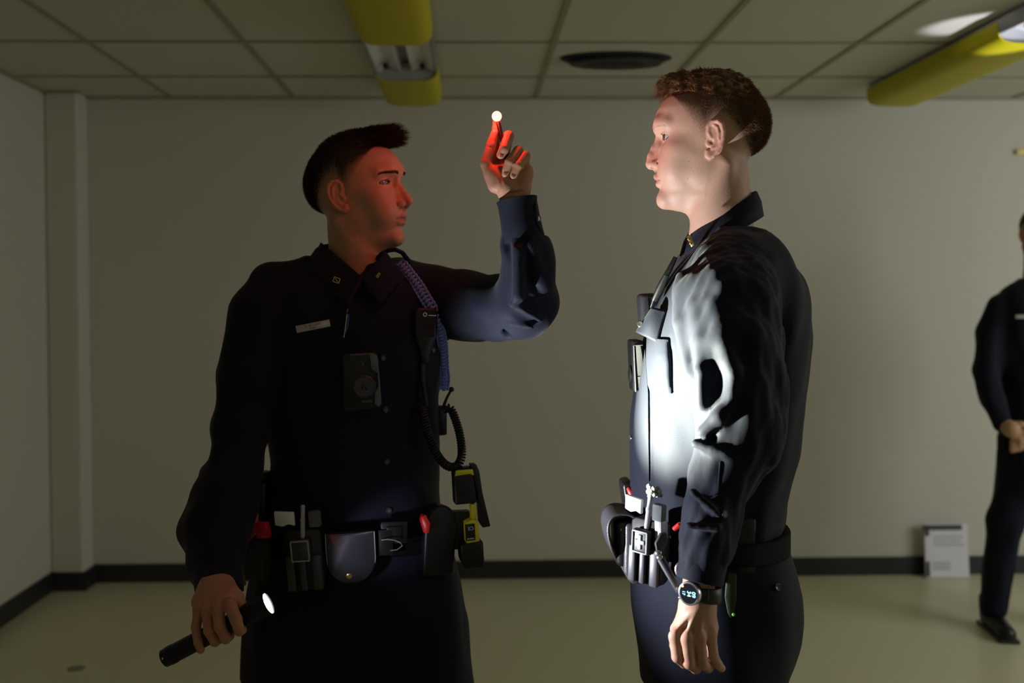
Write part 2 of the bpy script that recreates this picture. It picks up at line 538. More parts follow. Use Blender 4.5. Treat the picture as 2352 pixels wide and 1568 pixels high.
# white printed board leaning at the back wall
root = empty('paper_sign', pix(2175, 1328, 4.93) * np.array([1, 1, 0]), 'white printed board standing on the floor against the black cove base', 'sign')
sg = frame(pix(2176, 1326, 4.955) * np.array([1, 1, 0]) + np.array([0, 0, 0.002]), (1, 0, 0), (0, 0.10, 1))
b = MB(); b.box((0, 0, 0.135), (0.222, 0.012, 0.27), sg, bev=0.002); b.out('board', mat('white_card', (0.78, 0.76, 0.80), 0.6), root, smooth=False)
b = MB(); b.box((-0.02, -0.008, 0.252), (0.20, 0.004, 0.026), sg); b.box((-0.100, -0.008, 0.235), (0.022, 0.004, 0.05), sg)
b.out('dark_header', mat('dark_print', (0.06, 0.06, 0.07), 0.6), root, smooth=False)
b = MB(); b.box((-0.100, -0.0075, 0.045), (0.018, 0.003, 0.075), sg); b.out('dark_stripe', MATS['dark_print'], root, smooth=False)
for nm, ls in (('upper_text_lines', ((0.01, 0.205, 0.15), (0.005, 0.185, 0.14), (0.012, 0.165, 0.155))), ('lower_text_lines', ((-0.03, 0.075, 0.09), (-0.03, 0.060, 0.09), (-0.03, 0.045, 0.09)))):
    b = MB()
    for xx, zz, ww in ls: b.box((xx, -0.0072, zz), (ww, 0.002, 0.006), sg)
    b.out(nm, mat('grey_print', (0.40, 0.39, 0.43), 0.6), root, smooth=False)

# yellow strip on the wall at the edge of the frame, dark scuff on the floor
y0 = pix(2352, 348, 5.0); b = MB(); b.box((y0[0] + 0.03, 5.018, y0[2]), (0.12, 0.022, 0.030), bev=0.008)
setp(b.out('wall_strip', mat('pale_yellow', (0.95, 0.83, 0.30), 0.5)), 'small pale yellow strip on the wall high behind the distant officer', 'yellow_strip')
s0 = pix(175, 1535, 3.0); t = (0 - EYE[2]) / (s0[2] - EYE[2]); s0 = EYE + (s0 - EYE) * t
b = MB(); b.lathe([(0.030, 0.0), (0.033, 0.0012), (0.012, 0.0022)], (s0[0], s0[1], 0.0), (0, 0, 1), 18)
setp(b.out('floor_stain', mat('dark_stain', (0.25, 0.24, 0.17), 0.6)), 'small dark round stain on the vinyl floor near the side wall', 'stain')
# ------------------------------------------------------------ heads
# head frame: x to the side, y forward, z up, origin midway between the ear canals
def table(t, z, _g=np.arange(-.34, .16, .001)):
    """smoothed look-up of a profile table"""
    v = np.interp(_g, [r[0] for r in t], [r[1] for r in t]); k = np.hanning(17); k /= k.sum()
    v = np.convolve(np.pad(v, 8, mode='edge'), k, 'valid')
    return np.interp(z, _g, v).astype(np.float32)


def ab(P):
    Q = P.copy(); Q[:, 0] = np.abs(Q[:, 0]); return Q


class HeadCfg:
    yf = [(-.130, .045), (-.124, .070), (-.118, .084), (-.112, .0915), (-.105, .0950), (-.098, .0950), (-.088, .0935), (-.080, .0950), (-.070, .0985), (-.060, .1010), (-.050, .1015), (-.040, .1000),
          (-.020, .0975), (0, .0965), (.013, .0975), (.030, .1020), (.045, .1030), (.060, .098), (.085, .080)]
    w = [(-.130, .022), (-.122, .027), (-.112, .034), (-.100, .0425), (-.085, .0495), (-.07, .0545), (-.05, .0590), (-.03, .0645), (0, .0680), (.03, .069), (.06, .065), (.085, .055)]
    yb = [(-.13, .030), (-.115, .025), (-.10, .012), (-.08, -.005), (-.06, -.016), (-.03, -.03), (.03, -.04), (.085, -.03)]
    nose = [((0, .0965, .010), .0060), ((0, .1040, -.008), .0068), ((0, .1095, -.022), .0080), ((0, .1115, -.0355), .0100)]
    neck = [(-.30, -.045, .075, .062), (-.156, -.018, .0565, .0575), (-.10, -.012, .0585, .0585), (-.06, -.010, .056, .060), (-.03, -.008, .052, .060)]
    eye = (.0315, .0765, .0095)
    lid = .0050
    mole = []
    mw = 1.0; sclera = .42; lip = 1.0; chin = 0.0; lipy = 0.0
    gaze = (0, 1, 0)


def head_field(P, c):
    Q = ab(P); x, y, z = Q[:, 0], Q[:, 1], Q[:, 2]
    f = ell(Q, (0, 0, .035), (.0735, .099, .083))
    zi = lambda t: table(t, z)
    yf, w, yb = zi(c.yf), zi(c.w), zi(c.yb); yc = .015
    ay = np.maximum(np.where(y > yc, yf - yc, yc - yb), .004)
    k = ((x / w) ** 2.12 + (np.abs(y - yc) / ay) ** 2.12) ** (1 / 2.12)
    g = (k - 1) * w * 0.95
    g = smax(g, np.maximum(-.128 - z, z - .085), .010)
    f = smin(f, g, .014)
    nk = np.array(sorted(c.neck), np.float32)
    ncy, nay, nax = [np.interp(z, nk[:, 0], nk[:, i]) for i in (1, 2, 3)]
    kn = np.sqrt((x / nax) ** 2 + ((y - ncy) / nay) ** 2)
    fn = (kn - 1) * .055; fn = smax(fn, z + .02, .02)
    f = smin(f, fn, .016)
    f = smin(f, rc(Q, (.056, -.022, -.045), (.014, .028, -.170), .011, .009), .022)   # neck muscle
    f = smin(f, ell(Q, (.045, .018, -.050), (.011, .020, .022)), .022)              # jaw angle
    f = smin(f, ell(Q, (.041, .061, -.016), (.018, .020, .012)), .026)              # cheekbone
    f = smin(f, ell(Q, (.031, .066, -.045), (.022, .022, .026)), .022)              # cheek
    f = smin(f, chain(Q, [(.008, .0985, .030), (.028, .0950, .034), (.046, .0795, .030)], [.0055, .0062, .006], .01), .016)
    f = smin(f, ell(Q, (0, .087 - c.chin, -.104), (.018, .011, .014)), .014)
    # eye socket, lids
    ex, ey, ez = c.eye
    f = smax(f, -ell(Q, (ex + .005, ey + .028, ez - .002), (.0200, .0165, .0115)), .012)
    f = smax(f, -ell(Q, (ex - .018, ey + .024, ez - .004), (.006, .010, .010)), .008)
    dl = np.sqrt(((Q - A(ex, ey, ez)) ** 2).sum(1))
    f = smin(f, dl - .0138, .0045)
    op = ell(Q, (ex + .0022, ey + .007, ez - .0004), (.0155, .020, c.lid), rotm('Y', 5))
    crease = np.abs(ell(Q, (ex + .0005, ey + .008, ez + .0015), (.0160, .022, c.lid + .0028))) - .0004
    f = np.maximum(f, -np.maximum(np.maximum(crease, -(z - ez - .002)), dl - .0150) - .0002)
    # nose
    nz = chain(Q, [p for p, r in c.nose], [r for p, r in c.nose], .006)
    nz = smin(nz, rc(Q, (.0055, .093, -.004), (.0085, .100, -.036), .0065, .0075), .008)
    nz = smin(nz, ell(Q, (.0125, .1015, -.0385), (.0068, .0095, .0078)), .004)
    nz = smin(nz, rc(Q, (0, .1115, -.0405), (0, .1035, -.0465), .0048, .0035), .005)
    f = smin(f, nz, .007)
    f = smax(f, -ell(Q, (.0066, .1055, -.0475), (.0034, .0062, .0050), rotm('Z', 14)), .002)
    gr = rc(Q, (.0205, .098, -.036), (.0185, .0965, -.043), .0011, .0008); f = smax(f, -gr, .003)
    # lips
    Q0 = Q; Q = Q.copy(); Q[:, 1] += c.lipy + (1 - 1 / c.mw) * np.abs(Q[:, 0]) * 1.0; Q[:, 0] /= c.mw
    ul = chain(Q, [(0, .1012, -.0612), (.006, .1016, -.0602), (.013, .0970, -.0632), (.0205, .0910, -.0668)], [.0044 * c.lip, .0045 * c.lip, .0036 * c.lip, .0018], .004)
    lo_ = chain(Q, [(0, .0978, -.0742), (.009, .0966, -.0738), (.0200, .0905, -.0685)], [.0056 * c.lip, .0050 * c.lip, .0020], .004)
    f = smin(f, ul, .0045); f = smin(f, lo_, .0045)
    mg = chain(Q, [(0, .1065, -.0670), (.012, .1030, -.0672), (.0205, .0950, -.0676), (.0225, .0925, -.0680)], [.0014, .0014, .0011, .0008], .002)
    f = smax(f, -mg, .0018)
    f = smax(f, -rc(Q, (0, .1095, -.050), (0, .1085, -.056), .0022, .0018), .004)
    Q = Q0
    # ears
    ea = ear_field(Q + A(0, 0, .009)); f = smin(f, ea, .0035)
    f = smax(f, -ell(Q, (.0800, .0030, -.010), (.0080, .0048, .0060)), .002)
    f = np.maximum(f, -np.maximum(op, .0110 - dl))
    return f


def ear_field(Q):
    # unfold: the ear stands away from the head towards the back
    hx = lambda y, z: .0690 + .45 * (.012 - y) + .06 * (z)
    pts = [(.0035, .006), (.0085, .016), (.0085, .027), (.0015, .0345), (-.0070, .0350), (-.0140, .0285), (-.0170, .017), (-.0165, .004), (-.0125, -.008), (-.0065, -.018), (.0000, -.0255), (.0060, -.0275), (.0100, -.0235), (.0105, -.016)]
    P3 = [(hx(y, z) + .0010, y, z) for y, z in pts]
    rr = [.0020, .0026, .0030, .0032, .0033, .0034, .0033, .0030, .0028, .0029, .0034, .0040, .0036, .0028]
    he = chain(Q, P3, rr, .0012)
    n = np.array([1, .45, -.06]); n /= np.linalg.norm(n)
    off = (Q - A(hx(-.004, .004), -.004, .004)) @ n.astype(np.float32)
    inside = ell(Q, (hx(-.003, .006), -.0035, .0060), (.05, .0135, .0295), rotm('X', -9))
    plate = smax(np.abs(off + .0015) - .0022, inside, .002)
    lobe = ell(Q, (hx(.004, -.021), .0042, -.021), (.0036, .0070, .0080))
    f = smin(he, plate, .003); f = smin(f, lobe, .004)
    A2 = [(.000, .029), (-.0065, .024), (-.0095, .013), (-.0090, .002), (-.0045, -.008), (.0015, -.0125)]
    f = smin(f, chain(Q, [(hx(y, z) + .0012, y, z) for y, z in A2], [.0016, .0024, .0028, .0027, .0026, .0022], .001), .003)
    f = smin(f, ell(Q, (hx(.0085, -.003) + .0005, .0090, -.0035), (.0028, .0036, .0052)), .003)
    f = smax(f, -ell(Q, (hx(-.001, -.001) + .0050, -.0010, -.0010), (.0052, .0068, .0105)), .003)
    f = smin(f, ell(Q, (.066, -.004, .002), (.010, .010, .018)), .006)          # root of the ear
    return f


def zhair(y):
    return np.interp(y, [-.11, -.085, -.07, -.05, -.035, -.020, .0, .012, .0135, .021, .03, .042, .052, .062, .075, .084, .11],
                     [-.078, -.070, -.045, -.010, .010, .024, .030, .004, -.004, .005, .019, .036, .052, .066, .082, .087, .092])


def head_colour(V, c, base, hairc, fade0, lipc, seed):
    Q = ab(V.astype(np.float32)); x, y, z = Q[:, 0], Q[:, 1], Q[:, 2]
    col = np.tile(np.array(base, np.float32), (len(V), 1))
    def blend(m, cc): return col * (1 - m[:, None]) + np.array(cc, np.float32) * m[:, None]
    n = noise(Q, .02, seed) * .5 + .5
    red = np.exp(-(((y - .105) / .02) ** 2 + ((z + .03) / .02) ** 2)) * .5 + np.exp(-(((x - .045) / .02) ** 2 + ((y - .07) / .025) ** 2 + ((z + .02) / .02) ** 2)) * .35 + np.exp(-(((x - .082) / .012) ** 2)) * .5
    col = blend(np.clip(red * (.6 + .6 * n), 0, 1), (base[0] * 1.0, base[1] * .68, base[2] * .62))
    lips = np.clip(1 - np.maximum(np.abs(z + .0672) / .0095, x / (.0220 * c.mw)) ** 4, 0, 1) * (y > .086) * np.clip((.012 - np.abs(z + .068)) / .004, 0, 1)
    col = blend(np.clip(lips, 0, 1) * .75, lipc)
    mo = np.clip(1 - (((x) / .022) ** 2 + ((z + .0535) / .0050) ** 2), 0, 1) * (y > .09) * c.stache
    col = blend(np.clip(mo * 1.5, 0, 1) * .6, c.stachec)
    # fade of cropped hair: the stubble's own colour over the scalp
    zh = zhair(y); d = (z - zh) / np.interp(y, [.025, .062], [fade0, .007])
    fine = noise(Q, .0035, seed + 3, n=12) * .5 + .5
    m = np.clip(d + (fine - .5) * .5, 0, 1) ** 0.8 * (ear_field(Q + A(0, 0, .009)) > .0018)
    col = blend(np.clip(m, 0, 1), hairc)
    for (mx, my, mz, mr) in c.mole:
        dd = np.sqrt((V[:, 1] - my) ** 2 + (V[:, 2] - mz) ** 2) + 1.0 * (V[:, 0] * mx < 0)
        col = blend(np.clip((mr - dd) / .0006, 0, 1), (base[0] * .28, base[1] * .2, base[2] * .2))
    return col


def eyeballs(root, M, c, iris):
    for s in (-1, 1):
        ctr = Vector((s * c.eye[0], c.eye[1], c.eye[2])); g = Vector(c.gaze).normalized()
        b = bmesh.new(); bmesh.ops.create_icosphere(b, subdivisions=5, radius=.0121)
        V = np.array([v.co[:] for v in b.verts]); F = [[v.index for v in f.verts] for f in b.faces]; b.free()
        n = V / .0121; d = np.arccos(np.clip(n @ np.array(g), -1, 1)) * .0121
        V += n * (np.clip(1 - (d / .0062) ** 2, 0, 1) * .0009)[:, None]
        cc = np.tile(np.array((c.sclera, c.sclera * .95, c.sclera * .93)), (len(V), 1))
        cc[d < .0060] = iris; cc[(d < .0062) & (d > .0053)] = (iris[0] * .3, iris[1] * .3, iris[2] * .3); cc[d < .0025] = (.004, .004, .004)
        W = np.array([(M @ (ctr + Vector(v)))[:] for v in V])
        make('eye', W, F, M_eye, root, cols=cc)


def strands(roots, dirs, lens, w, bend, seg=4, seed=0):
    """thin three-sided tapering hairs; roots/dirs (N,3), lens (N,), bend (N,3) adds a curve"""
    N = len(roots); rg = np.random.RandomState(seed)
    t = np.linspace(0, 1, seg + 1)
    pts = roots[:, None, :] + dirs[:, None, :] * (lens[:, None] * t)[:, :, None] + bend[:, None, :] * (lens[:, None] * t ** 2)[:, :, None]
    tg = dirs + bend; tg /= np.linalg.norm(tg, axis=1, keepdims=True) + 1e-9
    a = np.cross(tg, rg.normal(size=(N, 3))); a /= np.linalg.norm(a, axis=1, keepdims=True) + 1e-9
    b = np.cross(tg, a)
    ww = w * (1 - 0.85 * t ** 1.5)
    V = np.empty((N, seg + 1, 3, 3))
    for k in range(3):
        an = 2 * math.pi * k / 3
        o = math.cos(an) * a + math.sin(an) * b
        V[:, :, k, :] = pts + o[:, None, :] * ww[None, :, None]
    base = (np.arange(N) * (seg + 1) * 3)[:, None, None]
    j = np.arange(seg)[None, :, None] * 3; k = np.arange(3)[None, None, :]; k2 = (k + 1) % 3
    F = np.stack([base + j + k, base + j + k2, base + j + 3 + k2, base + j + 3 + k], -1).reshape(-1, 4)
    return V.reshape(-1, 3), F


def to_world(M, V):
    R = np.array(M.to_3x3()); return V @ R.T + np.array(M.translation)
def skull_points(N, seed, zmin_fn, grow=0.0):
    rg = np.random.RandomState(seed); out = []
    n = rg.normal(size=(N * 4, 3)); n /= np.linalg.norm(n, axis=1, keepdims=True)
    r = np.array((.0735, .099, .083)) + grow
    p = n * r + np.array((0, 0, .035)); nn = n / r; nn /= np.linalg.norm(nn, axis=1, keepdims=True)
    k = zmin_fn(np.abs(p[:, 0]), p[:, 1], p[:, 2], rg)
    return p[k][:N], nn[k][:N]


# ---- the taller officer in profile (faces the other one)
c2 = HeadCfg(); c2.stache = 1.0; c2.stachec = (.30, .17, .05)
c2.lid = .0058; c2.eye = (.0320, .0765, .0085); c2.lip = .95
c2.gaze = (-0.30, 1, 0.02)
# his left side (x < 0) is the one the camera sees
c2.mole = [(-.056, .0345, -.0585, .0011), (-.060, .043, -.041, .0011), (-.052, .0445, -.071, .0009), (-.047, .056, -.076, .0008), (-.046, .055, -.0945, .0007), (-.036, .072, -.106, .0007)]
O2 = pix(1420 + 770 / 3.564, 120 + 740 / 3.564, 1.83)
YAW2 = math.radians(90 - 12)
HM2 = Matrix.Translation(Vector(O2)) @ Matrix.Rotation(YAW2, 4, 'Z')

c1_ = HeadCfg(); c1_.stache = 0.0; c1_.stachec = (.2, .1, .05); c1_.lip = .72; c1_.mw = 1.28; c1_.sclera = .20; c1_.chin = .011; c1_.lipy = .0025; c1_.lid = .0046; c1_.gaze = (-.02, 1, .10)
c1_.nose = [((0, .0965, .010), .0058), ((0, .1035, -.008), .0062), ((0, .1100, -.022), .0070), ((0, .1150, -.0330), .0085)]
c1_.yf = [(a, b_ - float(np.interp(a, [-.13, -.095, -.075, .0, .02, .045], [.012, .010, .003, 0, -.003, -.004]))) for a, b_ in HeadCfg.yf]
c1_.w = [(a, b_ * .97) for a, b_ in HeadCfg.w]
c1_.mole = [(.0555, .050, -.052, .0012)]
O1 = pix(640 + 505 / 3.5625 + 33, 240 + 742 / 3.5625 + 2, 2.035)
# forward of the head: towards +x, a little towards the camera, lifted
_yaw1 = math.radians(-90 - 20)
HM1 = Matrix.Translation(Vector(O1)) @ Matrix.Rotation(_yaw1, 4, 'Z') @ Matrix.Rotation(math.radians(9.0), 4, 'X') @ Matrix.Rotation(math.radians(2), 4, 'Y') @ Matrix.Diagonal((.98, 1.0, .97, 1))

RED = None


def head_mesh(c, M, base, hairc, fade0, lipc, seed, h=.00135):
    V, Q = implicit(lambda P: head_field(P, c), (-.10, -.125, -.215), (.10, .135, .135), h)
    V = smoothnet(V, Q, 1, .35)
    col = head_colour(V, c, base, hairc, fade0, lipc, seed)
    return to_world(M, V), Q, col


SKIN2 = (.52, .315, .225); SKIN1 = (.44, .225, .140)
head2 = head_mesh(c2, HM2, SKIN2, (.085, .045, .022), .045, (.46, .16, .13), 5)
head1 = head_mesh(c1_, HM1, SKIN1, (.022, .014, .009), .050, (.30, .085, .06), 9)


def netnormals(V, Q):
    n = np.cross(V[Q[:, 2]] - V[Q[:, 0]], V[Q[:, 3]] - V[Q[:, 1]]); out = np.zeros_like(V)
    for k in range(4):
        for i in range(3): out[:, i] += np.bincount(Q[:, k], n[:, i], len(V))
    return out / (np.linalg.norm(out, axis=1, keepdims=True) + 1e-12)


def nrm(d): return d / (np.linalg.norm(d, axis=1, keepdims=True) + 1e-9)


def hair(root, HM, M, mass, side_len, flow, top_n, seed, side_z):
    V, Q = implicit(mass, (-.09, -.115, .0), (.09, .125, .155), .002)
    nn = netnormals(V, Q); rg = np.random.RandomState(seed)
    make('hair_mass', to_world(HM, V), Q, M, root)
    keep = np.nonzero(head_field(V.astype(np.float32), c2) > -.004)[0]
    i = rg.choice(keep, top_n); p = V[i] + rg.normal(size=(top_n, 3)) * .0008; n = nn[i]
    d, L, bend = flow(p, n, rg)
    edge = np.clip((p[:, 2] - .070) / .035, 0, 1); side = np.clip(np.abs(p[:, 0]) / .05, 0, 1)
    k_ = 1 - side * (1 - edge); L = L * (.25 + .75 * k_); d = d - n * (.35 * (1 - k_))[:, None] * .6
    d = d - n * np.minimum((d * n).sum(1), 0)[:, None]       # never into the head
    V1, F1 = strands(p - n * .0012, nrm(d), L, .00042, bend, 5, 4)
    def sel2(x, y, z, g):
        return (z > zhair(y) + side_z + .014 * g.rand(len(z))) & (z < .092) & (y < .066)
    p2, n2 = skull_points(14000, seed + 10, sel2, -.0005); N2 = len(p2)
    L2 = np.clip((p2[:, 2] - zhair(p2[:, 1])) / .07, .08, 1) * side_len * rg.uniform(.7, 1.1, N2) + .0012
    d2 = nrm(n2 * .42 + np.array((0, -.50, -.60)) + rg.normal(size=(N2, 3)) * .15)
    V2, F2 = strands(p2, d2, L2, .00030, np.zeros((N2, 3)), 2, 5)
    make('hair', to_world(HM, np.concatenate([V1, V2])), np.concatenate([F1, F2 + len(V1)]), M, root)


def hair2(root):
    def fld(P):
        Q = ab(P)
        f = ell(Q, (0, .002, .044), (.0712, .093, .084))
        f = smin(f, ell(Q, (0, .066, .107), (.044, .027, .0180), rotm('X', -4)), .016)
        f = smin(f, ell(Q, (0, .005, .100), (.052, .065, .028)), .016)
        f += noise(P, .013, 4, stretch=(1, .5, 1)) * .0030
        return smax(f, np.interp(Q[:, 1], [-.11, -.09, -.06, 0, .03, .06, .09], [.030, .040, .058, .070, .076, .086, .093]).astype(np.float32) - Q[:, 2], .006)
    def flow(p, n, rg):
        N = len(p); fr = np.clip((p[:, 1] + .01) / .09, 0, 1)
        cl = np.stack([noise(p.astype(np.float32), .016, s) for s in (1, 2, 3)], 1)
        d = n * (.30 + .12 * rg.rand(N)[:, None]) + np.stack([-p[:, 0] * 3, np.where(fr > .3, .9 * fr + .1, -.7 + 2 * fr), .30 + .15 * fr - .5 * (1 - fr)], 1) + cl * .42 + rg.normal(size=(N, 3)) * .10
        L = (.008 + .009 * fr) * rg.uniform(.6, 1.15, N)
        bend = np.stack([cl[:, 0] * .6, cl[:, 1] * .5 - .2 * fr, -.35 - .25 * fr + cl[:, 2] * .5], 1)
        return d, L, bend
    hair(root, HM2, M_hair2, fld, .010, flow, 15000, 3, .012)


def hair1(root):
    def fld(P):
        Q = ab(P)
        f = ell(Q, (0, -.001, .039), (.0708, .098, .083))
        f = smin(f, ell(Q, (0, .074, .107), (.043, .030, .0190), rotm('X', -6)), .012)
        f = smin(f, ell(Q, (0, .018, .098), (.054, .074, .0345)), .012)
        f += noise(P, .012, 14) * .0012
        return smax(f, np.interp(Q[:, 1], [-.11, -.09, -.06, 0, .03, .06, .09], [.022, .032, .050, .070, .078, .087, .093]).astype(np.float32) - Q[:, 2], .006)
    def flow(p, n, rg):
        N = len(p); fr = np.clip((p[:, 1] + .0) / .09, 0, 1)
        cl = np.stack([noise(p.astype(np.float32), .014, s) for s in (11, 12, 13)], 1)
        d = n * (.45 + .2 * rg.rand(N)[:, None]) + np.stack([-p[:, 0] * 3, -.25 + 1.5 * fr, .30 - .42 * fr], 1) + cl * .14 + rg.normal(size=(N, 3)) * .08
        L = (.007 + .026 * fr ** 4) * rg.uniform(.6, 1.1, N)
        return d, L, np.stack([cl[:, 0] * .1, .05 * fr, -.05 * fr], 1)
    hair(root, HM1, M_hair1, fld, .009, flow, 14000, 23, .018)


def brows(root, M, m, dark=1.0, seed=0):
    for s in (-1, 1):
        rg = np.random.RandomState(seed + s); N = int(520 * dark ** 2)
        t = rg.rand(N)
        x = .009 + .040 * t; y = .1075 - .0235 * t ** 1.8; z = .0240 + .0065 * np.sin(t * 2.3) - .002 * t + rg.normal(size=N) * .0017 * (1 - .5 * t)
        p = np.stack([s * x, y, z], 1)
        d = np.stack([s * (.7 + t * .3), -.35 * t - .1, .45 - .7 * t], 1) + rg.normal(size=(N, 3)) * .15; d /= np.linalg.norm(d, axis=1, keepdims=True)
        P = p.astype(np.float32); cfg = c2 if root['_n'] == 2 else c1_
        def grad(P):
            f = head_field(P, cfg)
            return f, nrm(np.stack([head_field(P + A(*(1e-3 * (np.arange(3) == k))), cfg) - f for k in range(3)], 1))
        for _ in range(5):
            f, g = grad(P); P = (P - g * f[:, None] * .9).astype(np.float32)
        f, g = grad(P); d = nrm(d - g * (d * g).sum(1, keepdims=True) + g * .12)
        V, F = strands(P - g * .0004, d, rg.uniform(.004, .0075, N) * dark, .00022 * dark, np.zeros((N, 3)), 2, 3)
        make('eyebrow', to_world(M, V), F, m, root)
    for s in (-1, 1):                              # upper lashes
        rg = np.random.RandomState(seed + 50 + s); N = 44; t = np.linspace(-1, 1, N)
        e = np.array((c2 if root['_n'] == 2 else c1_).eye); p = np.stack([s * (e[0] + .0115 * t), e[1] + .0138 * np.sqrt(1 - (.80 * t) ** 2), e[2] + .0046 * (1 - t ** 2) + .0004], 1)
        d = np.stack([s * t * .4, np.ones(N), .25 + 0 * t], 1) + rg.normal(size=(N, 3)) * .08; d /= np.linalg.norm(d, axis=1, keepdims=True)
        V, F = strands(p - d * .0005, d, rg.uniform(.003, .0045, N), .00010, np.tile([0, 0, .3], (N, 1)), 3, 3)
        make('eyelashes', to_world(M, V), F, M_hair1, root)
# ------------------------------------------------------------ bodies, clothes, hands
def W(*a): return pix(*a[:3])


def nodes(l):
    """[(px, py, Y, r)] -> points, radii"""
    return [pix(a[0], a[1], a[2]) for a in l], [a[3] for a in l]


def rows_px(l, Y, x_only=False):
    """[(py, px_left, px_right, cy, ay)] -> loft rows"""
    out = []
    for py, a, b, cy, ay in l:
        pa, pb = pix(a, py, Y), pix(b, py, Y)
        out.append((float(pa[2] + pb[2]) / 2, float(pa[0] + pb[0]) / 2, cy, float(pb[0] - pa[0]) / 2, ay))
    return out


def dense(rows, n=60):
    R = np.array(sorted(rows)); z = np.linspace(R[0, 0], R[-1, 0], n); o = [z]
    for i in range(1, 5):
        v = np.interp(z, R[:, 0], R[:, i]); k = np.array([.25, .5, .25]); vv = np.pad(v, 2, mode='edge')
        vv = np.convolve(np.convolve(vv, k, 'same'), k, 'same')[2:-2]; vv[0] = v[0]; vv[-1] = v[-1]; o.append(vv)
    return [tuple(r) for r in np.stack(o, 1)]


from mathutils.bvhtree import BVHTree


def hit(px, py, field, off=0.0, t0=1.2, t1=2.6):
    if isinstance(field, BVHTree):
        d = RWC.T @ np.array([px - CX, -(py - CY), -FPX]); d /= np.linalg.norm(d)
        p, n, i, t = field.ray_cast(Vector(EYE), Vector(d))
        if p is None: return None, None
        acc = Vector((0, 0, 0))                   # mean normal of the neighbourhood
        for q in field.find_nearest_range(p, .006): acc += q[1]
        n = acc.normalized() if acc.length > .1 else n
        return np.array(p) + np.array(n) * off, np.array(n)
    d = RWC.T @ np.array([px - CX, -(py - CY), -FPX]); d = d / d[1]; L = np.linalg.norm(d); d = d / L
    t = t0
    for _ in range(160):
        p = EYE + d * t; f = float(field(p[None].astype(np.float32))[0])
        if f < .0004: break
        t += max(f * .6, .0004)
        if t > t1 * 1.3: return None, None
    p = EYE + d * t; e = 2e-3
    g = np.array([float(field((p + e * np.eye(3)[k])[None].astype(np.float32))[0] - field((p - e * np.eye(3)[k])[None].astype(np.float32))[0]) for k in range(3)])
    g /= np.linalg.norm(g) + 1e-9
    return p + g * off, g


def patch(name, poly, field, m, parent, thick=.003, lift=.001, step=4.0, puff=0.0):
    """cloth panel lying on a body: the outline (pixels) is filled with a grid, laid on the surface and given thickness"""
    poly = np.array(poly, float); lo = poly.min(0); hi = poly.max(0)
    nx = max(3, int((hi[0] - lo[0]) / step)); ny = max(3, int((hi[1] - lo[1]) / step))
    # rows between the left and right boundary of the outline
    def cross(y):
        xs = []
        for i in range(len(poly)):
            a, b = poly[i], poly[(i + 1) % len(poly)]
            if (a[1] <= y) != (b[1] <= y): xs.append(a[0] + (y - a[1]) / (b[1] - a[1]) * (b[0] - a[0]))
        return (min(xs), max(xs)) if xs else None
    T = []; B = []; ok = True
    for j in range(ny + 1):
        y = lo[1] + .6 + (hi[1] - lo[1] - 1.2) * j / ny; c = cross(y)
        for i in range(nx + 1):
            x = c[0] + (c[1] - c[0]) * i / nx
            p, g = hit(x, y, field)
            k_ = 0
            while p is None and k_ < 20:
                k_ += 1; p, g = hit(x + 3 * k_, y, field)
            e = min(i, nx - i) / nx * 2; v = min(j, ny - j) / ny * 2
            T.append((p, g)); B.append(lift + thick + puff * (min(1, e * 1.6) * min(1, v * 1.6)) ** .5)
    n = len(T); V = [t[0] + t[1] * b for t, b in zip(T, B)] + [t[0] - t[1] * .002 for t in T]
    F = []; w = nx + 1
    for j in range(ny):
        for i in range(nx):
            a = j * w + i; F.append((a, a + w, a + w + 1, a + 1)); F.append((n + a, n + a + 1, n + a + w + 1, n + a + w))
    rim = [i for i in range(w)] + [j * w + nx for j in range(1, ny + 1)] + [ny * w + i for i in range(nx - 1, -1, -1)] + [j * w for j in range(ny - 1, 0, -1)]
    for k in range(len(rim)):
        a, b = rim[k], rim[(k + 1) % len(rim)]; F.append((a, b, n + b, n + a))
    o = make(name, np.array(V), F, m, parent, smooth=True)
    bm = bmesh.new(); bm.from_mesh(o.data); bmesh.ops.recalc_face_normals(bm, faces=bm.faces)
    for e in bm.edges:
        if len(e.link_faces) == 2 and e.calc_face_angle(0) > math.radians(50): e.smooth = False
    bm.to_mesh(o.data); bm.free()
    return o


def on_surface(px, py, field, off=0.0, up=(0, 0, 1), roll=0.0):
    """matrix at a surface point: local -y outward (towards the viewer), z up"""
    p, g = hit(px, py, field, off)
    y = -Vector(g); z = Vector(up); z = (z - y * z.dot(y)).normalized(); x = y.cross(z)
    m = Matrix((x, y, z)).transposed().to_4x4(); m.translation = Vector(p)
    return m @ Matrix.Rotation(math.radians(roll), 4, 'Y')


def hand_field(P, palm, pr, fingers, kf=.0035, kp=.008):
    f = None
    for a, b, ra, rb in palm:
        g = rc(P, a, b, ra, rb); f = g if f is None else smin(f, g, pr)
    body = f
    allf = None
    for pts, rs in fingers:
        g = None
        for i in range(len(pts) - 1):
            s_ = rc(P, pts[i], pts[i + 1], rs[i], rs[i + 1]); g = s_ if g is None else smin(g, s_, .0025)
        g = smin(body, g, kp)
        allf = g if allf is None else np.minimum(allf, g) if False else smin(allf, g, kf * .35)
    return allf


def nails(root, specs, m):
    for (c, d, n, w, l) in specs:      # centre, along the finger, outward
        M = frame(c, np.cross(d, n), d); b = MB(); b.ball((0, 0, 0), (w, .0014, l), None, 14, 8)
        nn = Vector(n).normalized(); z = Vector(d).normalized(); x = nn.cross(z).normalized()
        MM = Matrix((x, nn, z)).transposed().to_4x4(); MM.translation = Vector(c)
        b2 = MB(); b2.bm_ = None
        V = [MM @ Vector(v) for v in b.v]
        make('fingernail', np.array([v[:] for v in V]), b.f, m, root)


